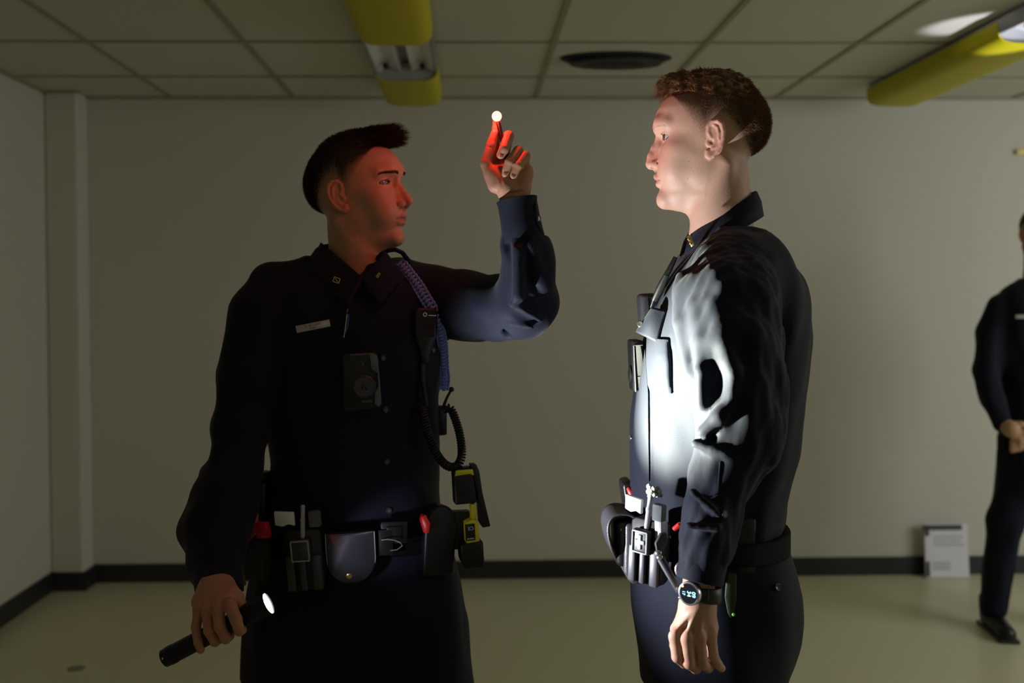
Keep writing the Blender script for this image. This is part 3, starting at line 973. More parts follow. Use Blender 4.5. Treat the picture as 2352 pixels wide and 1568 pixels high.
def skin_piece(field, lo, hi, h, base, warm=None, seed=1, sm=1):
    V, Q = implicit(field, lo, hi, h); V = smoothnet(V, Q, sm, .35)
    n = noise(V.astype(np.float32), .02, seed) * .5 + .5
    col = np.tile(np.array(base, np.float32), (len(V), 1)) * (1 - .10 * n[:, None])
    col[:, 1] *= (1 - .08 * n); col[:, 2] *= (1 - .10 * n)
    if warm is not None:
        for c, r in warm:
            m = np.exp(-((V - np.array(c)) ** 2).sum(1) / r ** 2)[:, None] * .5
            col = col * (1 - m) + m * np.array((base[0] * 1.02, base[1] * .62, base[2] * .58))
    return V, Q, col


def bb(pts, pad):
    p = np.array(pts); return p.min(0) - pad, p.max(0) + pad


# ======================= officer in profile on the right (person 2)
Y2 = 1.83
torso2 = dense(rows_px([
    (538, 1625, 1762, Y2, .080), (560, 1592, 1782, Y2, .120), (592, 1560, 1800, Y2, .170), (640, 1526, 1819, Y2, .190), (700, 1500, 1835, Y2, .195), (780, 1478, 1848, Y2, .185),
    (870, 1464, 1843, Y2, .175), (960, 1453, 1832, Y2, .170), (1040, 1450, 1822, Y2, .168), (1100, 1451, 1801, Y2, .170), (1160, 1453, 1792, Y2, .172), (1195, 1462, 1788, Y2, .172), (1215, 1478, 1778, Y2, .165)], Y2))
arm2, ar2 = nodes([(1672, 632, 1.70, .070), (1672, 700, 1.645, .082), (1680, 790, 1.615, .078), (1693, 880, 1.60, .071), (1703, 960, 1.595, .067), (1690, 1020, 1.59, .062), (1656, 1090, 1.58, .047), (1636, 1180, 1.57, .043), (1622, 1250, 1.56, .039), (1609, 1322, 1.553, .034)])
arm2b, ar2b = nodes([(1660, 640, 1.98, .070), (1625, 800, 2.04, .062), (1600, 940, 2.05, .054), (1580, 1080, 2.03, .046), (1560, 1240, 2.00, .036)])
ridge2 = nodes([(1640, 700, 1.575, .012), (1664, 790, 1.545, .013), (1682, 850, 1.535, .014), (1680, 905, 1.532, .013), (1652, 955, 1.532, .012), (1615, 990, 1.545, .010)])
ridge2b = nodes([(1597, 700, 1.60, .009), (1612, 780, 1.57, .010), (1610, 850, 1.555, .009), (1612, 930, 1.555, .010)])
ridge2c = nodes([(1568, 640, 1.66, .012), (1563, 740, 1.62, .012), (1585, 860, 1.585, .010)])
hole2 = pix(1652, 882, 1.530)


def shirt2_base(P):
    t = loft(P, torso2, n=2.25)
    t = smin(t, rc(P, pix(1695, 608, 1.72), pix(1695, 608, 1.94), .058, .058), .045)
    x, z = P[:, 0], P[:, 2]
    t += noise(P, .085, 21, stretch=(1.2, 1.2, .5)) * .0045 + noise(P, .035, 22, stretch=(1, 1, .45)) * .0013
    a = chain(P, arm2, ar2, .02)
    d = noise(P, .060, 31, stretch=(1, 1, .8)) * .0045 + noise(P, .026, 32, stretch=(1.3, 1.3, .35)) * .0030 + noise(P, .012, 34, stretch=(1.3, 1.3, .4)) * .0007
    a = a + d
    a = smin(a, chain(P, *ridge2, .008), .012); a = smin(a, chain(P, *ridge2b, .008), .014); a = smin(a, chain(P, *ridge2c, .008), .016)
    a = smax(a, -ell(P, hole2, (.010, .021, .027)), .012)
    a = smax(a, -rc(P, pix(1592, 1004, 1.52), pix(1705, 1036, 1.50), .007, .004), .007)       # crease at the elbow
    a = smin(a, rc(P, pix(1598, 1018, 1.555), pix(1665, 1042, 1.530), .008, .006), .010)
    for (q0, q1, r0, r1, s) in (((1650, 1085, 1.515), (1690, 1130, 1.52), .006, .004, -1), ((1600, 1165, 1.52), (1668, 1192, 1.515), .0075, .004, -1), ((1592, 1130, 1.53), (1650, 1180, 1.515), .007, .006, 1),
                            ((1583, 1222, 1.525), (1640, 1232, 1.508), .0065, .004, -1), ((1582, 1206, 1.525), (1650, 1212, 1.512), .006, .005, 1), ((1645, 1060, 1.525), (1652, 1180, 1.517), .0035, .003, -1)):
        g = rc(P, pix(*q0), pix(*q1), r0, r1); a = smax(a, -g, .006) if s < 0 else smin(a, g, .009)
    end = (P - A(*pix(1606, 1334, 1.553))) @ A(*((arm2[-1] - arm2[-2]) / np.linalg.norm(arm2[-1] - arm2[-2])))
    a = smax(a, end, .003)
    b = chain(P, arm2b, ar2b, .02) + noise(P, .05, 33) * .004
    f = smin(t, a, .010); f = smin(f, b, .02)
    # neck opening
    ny = O2 + np.array((.018, 0, -.155))
    return smax(f, -rc(P, O2 + np.array((.012, 0, -.08)), O2 + np.array((.016, 0, -.185)), .058, .050), .004)


_seams = [[(1487, 790), (1490, 850), (1493, 905), (1494, 960), (1495, 1010), (1494, 1060), (1496, 1100)], [(1538, 775), (1543, 830), (1546, 905)]]


def _grooves(field, lines, r):
    out = []
    for l in lines:
        pts = [hit(x, y, field)[0] for x, y in l]
        out.append((pts, [r] * len(pts)))
    return out


_g2 = _grooves(shirt2_base, _seams, .0026)


def shirt2_f(P):
    f = shirt2_base(P)
    for pts, rs in _g2: f = smax(f, -chain(P, pts, rs, .001), .003)
    # overlap of the front panel
    return f


trous2 = dense(rows_px([(1195, 1468, 1782, Y2, .160), (1240, 1466, 1795, Y2, .170), (1290, 1463, 1811, Y2, .178), (1350, 1458, 1822, Y2, .182), (1400, 1458, 1822, Y2, .182), (1450, 1464, 1815, Y2, .180), (1500, 1470, 1801, Y2, .175), (1560, 1474, 1772, Y2, .170)], Y2))


def trous2_f(P):
    t = loft(P, trous2, n=2.3)
    c = pix(1622, 1540, Y2)
    for s in (-1, 1):
        g = chain(P, [(c[0], Y2 + s * .092, .80), (c[0], Y2 + s * .10, .52), (c[0] + .02, Y2 + s * .105, .10)], [.098, .078, .058], .03)
        g = smax(g, .045 - P[:, 2], .004)
        t = smin(t, g, .03)
    t += noise(P, .09, 41, stretch=(1, 1, .35)) * .004
    t = smax(t, -rc(P, pix(1548, 1340, 1.645), pix(1546, 1568, 1.655), .0030, .0030), .004)
    return t


# his left hand, back of the hand to the camera
H2 = 1.575
m_i, m_m, m_r, m_p = pix(1551, 1462, H2 - .012), pix(1578, 1468, H2 - .020), pix(1606, 1466, H2 - .018), pix(1632, 1454, H2 - .006)
wr2 = pix(1603, 1385, H2 + .002)
fing2 = [
    ([m_i, pix(1556, 1508, H2 - .016), pix(1572, 1522, H2 + .004), pix(1580, 1512, H2 + .018)], [.0105, .0092, .0085, .0078]),
    ([m_m, pix(1583, 1522, H2 - .022), pix(1598, 1534, H2 + .002), pix(1604, 1520, H2 + .018)], [.0108, .0096, .0088, .0080]),
    ([m_r, pix(1613, 1522, H2 - .018), pix(1626, 1532, H2 + .004), pix(1628, 1518, H2 + .020)], [.0104, .0092, .0085, .0078]),
    ([m_p, pix(1638, 1504, H2 - .008), pix(1648, 1524, H2 + .000), pix(1657, 1534, H2 + .010)], [.0094, .0082, .0074, .0066]),
    ([pix(1575, 1410, H2 + .024), pix(1556, 1445, H2 + .034), pix(1552, 1482, H2 + .036), pix(1560, 1506, H2 + .034)], [.0125, .0115, .0098, .0085])]
palm2 = [(wr2, pix(1565, 1445, H2), .022, .0155), (wr2, pix(1585, 1450, H2 - .002), .022, .0155), (wr2, pix(1608, 1448, H2 - .002), .022, .0155), (wr2, pix(1628, 1440, H2 + .004), .022, .0145),
         (pix(1592, 1400, H2 + .012), pix(1572, 1440, H2 + .020), .020, .014), (pix(1612, 1400, H2 + .012), pix(1625, 1445, H2 + .016), .018, .013)]
tend2 = [(pix(1598, 1398, H2 - .021), m_i + np.array((0, -.005, .012))), (pix(1602, 1398, H2 - .022), m_m + np.array((0, -.004, .012))), (pix(1608, 1398, H2 - .021), m_r + np.array((0, -.004, .012))), (pix(1615, 1400, H2 - .017), m_p + np.array((0, -.004, .012)))]
vein2 = [[(1612, 1402, H2 - .020), (1604, 1420, H2 - .022), (1608, 1436, H2 - .0215)], [(1590, 1420, H2 - .019), (1600, 1432, H2 - .021), (1597, 1448, H2 - .021)]]


def hand2_f(P):
    f = hand_field(P, palm2, .012, fing2)
    f = smin(f, rc(P, pix(1606, 1322, 1.556), wr2, .0255, .0245), .012)
    for a, b in tend2: f = smin(f, rc(P, a, b, .0016, .0030), .007)
    for v in vein2: f = smin(f, chain(P, [pix(*q) for q in v], [.0012] * len(v), .002), .004)
    for p_, r in ((m_i, .0108), (m_m, .0112), (m_r, .0108), (m_p, .0095)): f = smin(f, ell(P, p_ + np.array((0, -.003, .002)), (r * .9, r * .75, r)), .006)
    return f


# ======================= officer facing the camera on the left (person 1)
Y1 = 2.05
torso1 = dense(rows_px([(600, 715, 925, Y1 + .02, .075), (625, 655, 965, Y1 + .02, .105), (665, 610, 1000, Y1 + .01, .125), (720, 590, 1015, Y1, .135), (800, 582, 1018, Y1, .140), (900, 592, 1016, Y1, .135), (1000, 616, 1006, Y1, .130),
                        (1060, 624, 1004, Y1, .130), (1130, 612, 1010, Y1, .135), (1190, 607, 1022, Y1, .135), (1215, 612, 1022, Y1, .130)], Y1))
armR = nodes([(628, 668, 2.03, .055), (606, 730, 2.00, .066), (576, 860, 1.975, .062), (553, 980, 1.95, .052), (540, 1070, 1.925, .049), (516, 1150, 1.885, .060), (492, 1215, 1.845, .060), (496, 1280, 1.80, .047), (502, 1350, 1.735, .043)])
armL = nodes([(960, 678, 2.09, .062), (1000, 695, 2.06, .070), (1080, 705, 2.00, .066), (1160, 708, 1.93, .062), (1206, 702, 1.875, .058), (1213, 650, 1.855, .049), (1213, 600, 1.85, .045), (1207, 560, 1.845, .040), (1203, 530, 1.842, .037)])


def shirt1_base(P):
    t = loft(P, torso1, yaw=0.0, n=2.3)
    t += noise(P, .10, 51, stretch=(1.2, 1.2, .6)) * .004
    a = chain(P, *armR, .02) + noise(P, .06, 52) * .0045
    dR = armR[0][-1] - armR[0][-2]; dR = dR / np.linalg.norm(dR)
    a = smax(a, (P - A(*(armR[0][-1] + dR * .012))) @ A(*dR), .003)
    a = smin(a, rc(P, pix(476, 1083, 1.90), pix(500, 1092, 1.88), .012, .020), .016)
    b = chain(P, *armL, .02) + noise(P, .065, 53) * .0042
    # folds of the raised sleeve
    for (q0, q1, r0, r1, s, k) in (((1207, 545, 1.80), (1208, 640, 1.795), .0085, .010, -1, .006), ((1208, 640, 1.795), (1238, 672, 1.805), .010, .006, -1, .008),
                                ((1165, 560, 1.82), (1168, 620, 1.80), .008, .010, -1, .010), ((1178, 560, 1.803), (1176, 690, 1.800), .0022, .0022, -1, .003),
                                ((1176, 700, 1.802), (1240, 735, 1.812), .007, .006, 1, .010), ((1182, 722, 1.806), (1228, 742, 1.815), .011, .006, -1, .006), ((1172, 745, 1.83), (1225, 752, 1.815), .005, .004, 1, .006),
                                ((1160, 640, 1.875), (1166, 765, 1.87), .005, .008, -1, .010), ((1215, 560, 1.802), (1245, 640, 1.812), .008, .008, 1, .012), ((1190, 575, 1.800), (1190, 680, 1.797), .010, .012, 1, .012)):
        g = rc(P, pix(*q0), pix(*q1), r0, r1); b = smax(b, -g, k) if s < 0 else smin(b, g, k)
    b = smax(b, (P - A(*pix(1200, 536, 1.842))) @ A(.09, 0, 1) * 1.0, .003)
    sh = rc(P, pix(700, 642, 2.05), pix(640, 662, 2.03), .045, .050); sh2 = rc(P, pix(915, 640, 2.07), pix(985, 662, 2.08), .040, .048)
    f = smin(smin(t, sh, .03), sh2, .03)
    f = smin(f, a, np.where(P[:, 2] < 1.22, .004, .018)); f = smin(f, b, .018)
    n1 = rc(P, O1 + np.array((-.022, .0, -.09)), O1 + np.array((-.018, .005, -.165)), .060, .056)
    n2 = rc(P, O1 + np.array((-.010, -.03, -.120)), pix(832, 632, 1.93), .040, .008)
    return smax(f, -smin(n1, n2, .01), .004)


def shirt1_f(P): return shirt1_base(P)


trous1 = dense(rows_px([(1195, 612, 1018, Y1, .130), (1240, 596, 1032, Y1, .135), (1290, 583, 1046, Y1, .145), (1340, 571, 1058, Y1, .15), (1400, 563, 1066, Y1, .15), (1470, 560, 1072, Y1, .145), (1545, 558, 1078, Y1, .14)], Y1))
_ca, _cb = pix(688, 1568, Y1), pix(962, 1568, Y1)


def trous1_f(P):
    t = loft(P, trous1, n=2.6)
    g = None
    for c, s in ((_ca, -1), (_cb, 1)):
        q = chain(P, [(c[0], Y1, .74), (c[0], Y1, .60), (c[0] + s * .01, Y1 - .01, .48), (c[0] + s * .02, Y1 + .02, .10)], [.104, .108, .085, .062], .03)
        q = smax(q, .045 - P[:, 2], .004); g = q if g is None else np.minimum(g, q)
    t = smax(t, -(ell(P, pix(832, 1600, Y1), (.030, .4, .080))), .010)
    t = smin(t, g, .006)
    return t + noise(P, .08, 61, stretch=(1, 1, .35)) * .0035


# his right hand round the flashlight
FA, FB = FL_TAIL, FL_LENS
fx = lambda s_: FA + (FB - FA) * s_             # a point on the torch axis
HR = 1.66
wr1 = pix(498, 1352, 1.715)
MR = {'p': pix(457, 1402, 1.665), 'r': pix(477, 1404, 1.650), 'm': pix(501, 1398, 1.642), 'i': pix(528, 1390, 1.640)}
fingR = [
    ([MR['p'], pix(450, 1440, 1.652), pix(455, 1475, 1.640), pix(461, 1492, 1.645)], [.0090, .0080, .0072, .0066]),
    ([MR['r'], pix(480, 1448, 1.632), pix(494, 1473, 1.640), pix(504, 1468, 1.662)], [.0100, .0090, .0083, .0075]),
    ([MR['m'], pix(505, 1440, 1.624), pix(518, 1466, 1.632), pix(528, 1460, 1.656)], [.0105, .0095, .0086, .0078]),
    ([MR['i'], pix(542, 1422, 1.618), pix(550, 1448, 1.624), pix(556, 1446, 1.650)], [.0108, .0098, .0088, .0080]),
    ([pix(528, 1362, 1.695), pix(545, 1372, 1.685), pix(553, 1388, 1.672), pix(562, 1412, 1.668)], [.0130, .0115, .0095, .0085])]
palmR = [(wr1, pix(462, 1392, 1.675), .020, .0130), (wr1, pix(482, 1392, 1.665), .020, .0145), (wr1, pix(505, 1386, 1.660), .021, .0150), (wr1, pix(525, 1380, 1.660), .020, .0150),
         (pix(515, 1350, 1.71), pix(530, 1368, 1.685), .019, .016), (pix(480, 1352, 1.715), pix(460, 1380, 1.69), .018, .014)]


def handR_f(P):
    f = hand_field(P, palmR, .012, fingR)
    f = smin(f, rc(P, pix(502, 1325, 1.745), wr1, .026, .024), .012)
    for k, r in (('p', .0085), ('r', .0095), ('m', .0100), ('i', .0100)):
        f = smin(f, ell(P, MR[k] + np.array((0, -.003, .001)), (r, r * .7, r)), .006)
    for k in 'prmi': f = smin(f, rc(P, wr1 + np.array((0, -.020, -.01)), MR[k] + np.array((0, -.006, .008)), .0015, .0026), .008)
    return f


# his left hand raised with the pen light, palm towards the camera
HL = 1.845
wrL = pix(1182, 452, HL)
penA, penB = pix(1144, 280, HL + .004), pix(1184, 457, HL - .014)
fingL = [
    ([pix(1128, 372, HL + .018), pix(1136, 335, HL + .018), pix(1141, 296, HL + .017), pix(1141, 272, HL + .016)], [.0102, .0090, .0083, .0072]),            # index, behind the thumb
    ([pix(1150, 385, HL + .022), pix(1168, 313, HL + .004), pix(1158, 342, HL - .014), pix(1150, 356, HL - .010)], [.0105, .0100, .0092, .0080]),
    ([pix(1178, 388, HL + .020), pix(1190, 347, HL + .000), pix(1170, 372, HL - .020), pix(1160, 398, HL - .016)], [.0103, .0096, .0085, .0076]),
    ([pix(1202, 396, HL + .014), pix(1207, 358, HL - .004), pix(1190, 380, HL - .020), pix(1179, 403, HL - .018)], [.0098, .0088, .0078, .0070]),
    ([pix(1138, 425, HL - .004), pix(1116, 376, HL - .004), pix(1128, 334, HL + .001), pix(1137, 307, HL + .004)], [.0150, .0105, .0092, .0078])]
palmL = [(wrL, pix(1135, 392, HL + .010), .021, .0135), (wrL, pix(1158, 395, HL + .012), .022, .0140), (wrL, pix(1184, 398, HL + .010), .022, .0150), (wrL, pix(1203, 402, HL + .004), .021, .0150),
         (pix(1200, 428, HL - .004), pix(1208, 392, HL - .004), .015, .0125), (pix(1160, 430, HL - .006), pix(1132, 400, HL - .002), .018, .0150)]


def handL_f(P):
    f = hand_field(P, palmL, .010, fingL, kp=.006)
    f = smin(f, rc(P, pix(1186, 490, HL), wrL, .0240, .0225), .012)
    f = smax(f, -rc(P, pix(1150, 447, HL - .026), pix(1212, 437, HL - .024), .0015, .0015), .003)
    f = smax(f, -chain(P, [pix(1140, 372, HL - .008), pix(1150, 395, HL - .022), pix(1152, 425, HL - .026)], [.002, .0025, .001], .002), .005)
    f = smax(f, -rc(P, pix(1124, 337, HL - .010), pix(1134, 338, HL - .010), .0010, .0010), .002)
    return np.maximum(f, -rc(P, penA, penB, .0044, .0044))


def under_body(chains, lo, hi, base):
    def f(P):
        g = None
        for pts, rs, k in chains:
            c = chain(P, pts, rs, k); g = c if g is None else smin(g, c, .02)
        return g
    return skin_piece(f, lo, hi, .012, base, sm=0)


def shoe(root, c, yaw, m):
    M = Matrix.Translation(Vector((c[0], c[1], 0))) @ Matrix.Rotation(yaw, 4, 'Z')
    def f(P):
        g = smin(rc(P, (0, .02, .045), (0, .15, .030), .040, .036), rc(P, (0, -.04, .045), (0, -.03, .12), .040, .048), .04)
        return smax(g, .012 - P[:, 2], .004)
    V, Q = implicit(f, (-.07, -.12, 0), (.07, .22, .20), .007)
    make('shoe', to_world(M, V), Q, m, root)
    b = MB(); b.prism([(-.040, .0), (.040, .0), (.042, .016), (-.042, .016)], -.085, .185, M, bev=.004); b.out('shoe_sole', M_rubber, root)


def cloth(name, f, lo, hi, h, m, root, sm=1):
    V, Q = implicit(f, lo, hi, h); V = smoothnet(V, Q, sm, .4)
    return make(name, V, Q, m, root)


M_nail = mat('fingernail', (.64, .34, .26), .5, spec=.3)
def tree(objs):
    V = []; F = []
    for o in objs:
        n = len(V); org = Vector(o['_o'])
        V += [v.co + org for v in o.data.vertices]; F += [tuple(i + n for i in f.vertices) for f in o.data.polygons]
    return BVHTree.FromPolygons(V, F)


def collar(root, C, fwd, m, rows, lean=0.0, name='collar'):
    """folded shirt collar: rows of (angle deg from the front, inner r, outer r, z top, z bottom) about C, fwd = yaw of the front"""
    Rz = Matrix.Rotation(fwd, 4, 'Z'); T = []
    for a, ri, ro, zt, zb, sy in rows:
        for sgn in (1,):
            t = math.radians(a)
            prof = [(ri, zb + .012), (ri - .001, zt - .004), (ri + .001, zt), (ri + .004, zt - .001), ((ri + ro) / 2 + .004, (zt + zb) / 2 + .003), (ro, zb), (ro - .003, zb - .001), ((ri + ro) / 2 + .0005, (zt + zb) / 2)]
            T.append([Rz @ Vector((math.sin(t) * r, sy + math.cos(t) * r * 1.0, z)) + Vector(C) for r, z in prof])
    n = len(T[0]); V = [v[:] for r in T for v in r]; F = []
    for j in range(len(T) - 1):
        for k in range(n):
            F.append((j * n + k, j * n + (k + 1) % n, (j + 1) * n + (k + 1) % n, (j + 1) * n + k))
    F.append(tuple(range(n))); F.append(tuple(reversed([(len(T) - 1) * n + k for k in range(n)])))
    return make(name, np.array(V), F, m, root)


# ---------------- person 2
V, Q, C_ = join([head2,
                 skin_piece(hand2_f, *bb([m_i, wr2, pix(1606, 1322, 1.56), pix(1655, 1540, H2), pix(1600, 1540, H2 + .03)], .035), .0013, SKIN2, warm=[(m_i, .014), (m_m, .014), (m_r, .012), (fing2[0][0][1], .012), (fing2[1][0][1], .012)], seed=3),
                 under_body([([O2 + np.array((.018, 0, -.13)), O2 + np.array((.03, 0, -.26)), (O2[0] + .01, Y2, 1.25), (O2[0] - .005, Y2, 1.0)], [.045, .085, .10, .10], .03),
                             (arm2[1:], [r * .55 for r in ar2[1:]], .01), (arm2b, [r * .55 for r in ar2b], .01),
                             ([(O2[0], Y2 - .09, .9), (O2[0], Y2 - .1, .5), (O2[0] + .02, Y2 - .1, .08)], [.08, .055, .035], .02), ([(O2[0], Y2 + .09, .9), (O2[0], Y2 + .1, .5), (O2[0] + .02, Y2 + .1, .08)], [.08, .055, .035], .02)],
                            (O2[0] - .35, Y2 - .45, .0), (O2[0] + .4, Y2 + .45, 1.6), SKIN2)])
p2 = make('person', V, Q, M_skin, cols=C_, origin=(O2[0], Y2, 0)); p2['_n'] = 2
setp(p2, 'person in navy uniform standing in profile, auburn hair, chest brightly lit by a torch beam', 'person')
hair2(p2); eyeballs(p2, HM2, c2, (.10, .05, .025)); brows(p2, HM2, mat('pale_brow', (.26, .14, .065), .6), .68, seed=1)
shirt2 = cloth('shirt', shirt2_f, (pix(1430, 900, Y2)[0], 1.46, pix(1600, 1350, 1.55)[2]), (pix(1870, 900, Y2)[0], 2.16, pix(1600, 500, Y2)[2] + .02), .0040, M_shirt, p2)
trousers2 = cloth('trousers', trous2_f, (pix(1440, 900, Y2)[0], 1.60, .03), (pix(1850, 900, Y2)[0], 2.06, pix(1600, 1190, Y2)[2]), .006, M_trouser, p2)
for s in (-1, 1): shoe(p2, (pix(1622, 1540, Y2)[0] + .02, Y2 + s * .105), math.radians(90), M_leather)
rows = []
for a in np.linspace(14, 346, 40):
    t = (1 - math.cos(math.radians(a))) / 2       # 0 front, 1 back
    rows.append((a, .0545 + .0035 * t, .078 - .004 * t, -.159 + .070 * t, -.208 + .074 * t, -.019))
collar(p2, O2, math.radians(90), M_shirt, rows)

# ---------------- person 1
V, Q, C_ = join([head1,
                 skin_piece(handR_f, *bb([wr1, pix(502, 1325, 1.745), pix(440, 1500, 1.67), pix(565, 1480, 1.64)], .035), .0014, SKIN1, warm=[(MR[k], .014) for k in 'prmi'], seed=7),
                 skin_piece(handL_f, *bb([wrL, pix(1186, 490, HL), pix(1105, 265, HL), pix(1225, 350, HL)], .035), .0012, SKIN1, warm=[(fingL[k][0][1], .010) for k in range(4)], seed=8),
                 under_body([([O1 + np.array((-.02, .005, -.14)), O1 + np.array((-.015, .01, -.24)), (pix(815, 900, Y1)[0], Y1, 1.25), (pix(815, 900, Y1)[0], Y1, .98)], [.045, .075, .10, .11], .03),
                             (armR[0], [r * .5 for r in armR[1]], .01), (armL[0] + [pix(1188, 480, HL)], [r * .5 for r in armL[1]] + [.020], .01), ([pix(700, 670, Y1), pix(950, 670, Y1)], [.05, .05], .02),
                             ([(_ca[0], Y1, .85), (_ca[0], Y1, .5), (_ca[0] - .02, Y1 + .02, .08)], [.085, .055, .035], .02), ([(_cb[0], Y1, .85), (_cb[0], Y1, .5), (_cb[0] + .02, Y1 + .02, .08)], [.085, .055, .035], .02)],
                            (pix(400, 900, Y1)[0], 1.65, .0), (pix(1280, 900, Y1)[0], 2.25, 1.62), SKIN1)])
p1 = make('person', V, Q, M_skin, cols=C_, origin=(pix(820, 900, Y1)[0], Y1, 0)); p1['_n'] = 1
setp(p1, 'person in dark uniform raising a red pen light, other hand holding a flashlight low', 'person')
hair1(p1); eyeballs(p1, HM1, c1_, (.08, .05, .03)); brows(p1, HM1, M_hair1, 1.1, seed=2)
shirt1 = cloth('shirt', shirt1_f, (pix(395, 900, 1.85)[0], 1.64, pix(600, 1370, 1.72)[2]), (pix(1290, 900, 1.85)[0] + .01, 2.24, pix(820, 590, Y1)[2] + .03), .0045, M_shirt, p1)
trousers1 = cloth('trousers', trous1_f, (pix(540, 900, Y1)[0], 1.86, .03), (pix(1105, 900, Y1)[0], 2.24, pix(800, 1190, Y1)[2]), .0065, M_trouser, p1)
for c, s in ((_ca, -1), (_cb, 1)): shoe(p1, (c[0] + s * .02, Y1 + .02), math.radians(180 + 12 * s), M_leather)
rows = []
for a in np.linspace(22, 338, 40):
    t = (1 - math.cos(math.radians(a))) / 2
    rows.append((a, .054 + .006 * t, .083 + .002 * t, -.152 + .060 * t, -.200 + .066 * t, -.006))
collar(p1, O1 + np.array((-.020, .004, 0)), math.radians(180 + 24), M_shirt, rows)
# cuff of the raised sleeve: open band with an overlap, and its button
ca, cb = pix(1203.5, 554, 1.842), pix(1187, 458, HL); ax = cb - ca; Lc = np.linalg.norm(ax)
b = MB(); b.lathe([(.0385, .0), (.0395, .006), (.0370, Lc * .5), (.0368, Lc * .9), (.0385, Lc), (.0362, Lc + .001), (.0345, Lc * .9), (.0345, .01)], ca, ax, 48, cap=False)
cu = b.out('cuff', M_shirt, p1)
# fingernails
nails(p1, [(pix(1151, 357, HL - .0190), (-.3, -.25, -1), (0, -1, .1), .0040, .0050), (pix(1160, 400, HL - .0240), (-.2, -.1, -1), (0, -1, .05), .0038, .0048), (pix(1178, 405, HL - .0250), (-.2, -.1, -1), (.1, -1, .05), .0035, .0044)], M_nail)

body1, body2 = tree([shirt1, trousers1]), tree([shirt2, trousers2])
# ------------------------------------------------------------ things carried and worn


def text(name, s, M, size, m, parent, depth=.0004, align='CENTER'):
    c = bpy.data.curves.new(name, 'FONT'); c.body = s; c.size = size; c.extrude = depth; c.align_x = align; c.align_y = 'CENTER'
    o = bpy.data.objects.new('tmp', c); SC.collection.objects.link(o); bpy.context.view_layer.update()
    me = bpy.data.meshes.new_from_object(o.evaluated_get(bpy.context.evaluated_depsgraph_get()))
    V = np.array([v.co[:] for v in me.vertices]); F = [list(p.vertices) for p in me.polygons]
    bpy.data.objects.remove(o); bpy.data.curves.remove(c)
    # text lies in xy; stand it up into local xz facing -y
    M2 = M @ Matrix.Rotation(math.radians(90), 4, 'X')
    return make(name, to_world(M2, V), F, m, parent, smooth=False)


def button(field, px, py, label, m=None, r=.0062, g='shirt buttons', parent=None):
    M = on_surface(px, py, field, .0012); b = MB()
    c = M.translation; n = np.array(M.to_3x3() @ Vector((0, -1, 0)))
    b.lathe([(r * .98, 0), (r, .0012), (r * .86, .0022), (r * .74, .0014), (.0005, .0014)], c, n, 24)
    X, Z = np.array(M.to_3x3() @ Vector((1, 0, 0))), np.array(M.to_3x3() @ Vector((0, 0, 1)))
    o = b.out('button', m or M_button, parent)
    b = MB()
    for sx in (-1, 1):
        for sz in (-1, 1):
            b.ball(np.array(c) + n * .0016 + X * sx * .0013 + Z * sz * .0013, .0006, None, 6, 4)
    t = b.out('button_thread', M_button2, parent)
    return o


M_button = mat('button_dark', (.035, .037, .040), .22, spec=.8)
M_button2 = mat('button_thread', (.45, .47, .48), .5)
M_led = mat('red_led', (1, .1, .05), .4, emit=(1.0, .042, .020), estr=40.0)
M_lens = mat('torch_lens_lit', (.9, .9, 1), .3, emit=(.93, .93, 1.0), estr=14.0)
M_anod = mat('black_anodised', (.005, .005, .006), .38, spec=.3)
M_blue = mat('periwinkle_cord', (.19, .23, .62), .75, sheen=.2, bump=.4, bscale=900)
M_rod = mat('grey_nylon_rod', (.32, .33, .35), .42)

def sheet(name, c4, m, parent, bulge=.01, th=.0025, n=12, curl=0.0):
    A_, B_, C2, D2 = [np.array(q, float) for q in c4]      # TL TR BR BL
    nn_ = np.cross(B_ - A_, D2 - A_); nn_ /= np.linalg.norm(nn_)
    V = []
    for s_ in (0, 1):
        for j in range(n + 1):
            for i in range(n + 1):
                a, e = i / n, j / n
                p = (A_ * (1 - a) + B_ * a) * (1 - e) + (D2 * (1 - a) + C2 * a) * e
                V.append(p - nn_ * (bulge * math.sin(math.pi * a) * (.4 + .6 * math.sin(math.pi * e)) - curl * e * e - s_ * th))
    w = n + 1; N = w * w; F = []
    for j in range(n):
        for i in range(n):
            a = j * w + i; F += [(a, a + w, a + w + 1, a + 1), (N + a, N + a + 1, N + a + w + 1, N + a + w)]
    rim = list(range(w)) + [j * w + n for j in range(1, w)] + [n * w + i for i in range(n - 1, -1, -1)] + [j * w for j in range(n - 1, 0, -1)]
    for k in range(len(rim)): a, c = rim[k], rim[(k + 1) % len(rim)]; F.append((a, c, N + c, N + a))
    return make(name, np.array(V), F, m, parent)


sheet('collar_wing', [pix(737, 556, 2.015), pix(833, 637, 1.925), pix(798, 700, 1.898), pix(702, 618, 1.985)], M_shirt, p1, bulge=.006, th=.003)
sheet('collar_wing', [pix(829, 640, 1.925), pix(885, 576, 1.965), pix(930, 632, 1.958), pix(872, 702, 1.905)], M_shirt, p1, bulge=.006, th=.003)

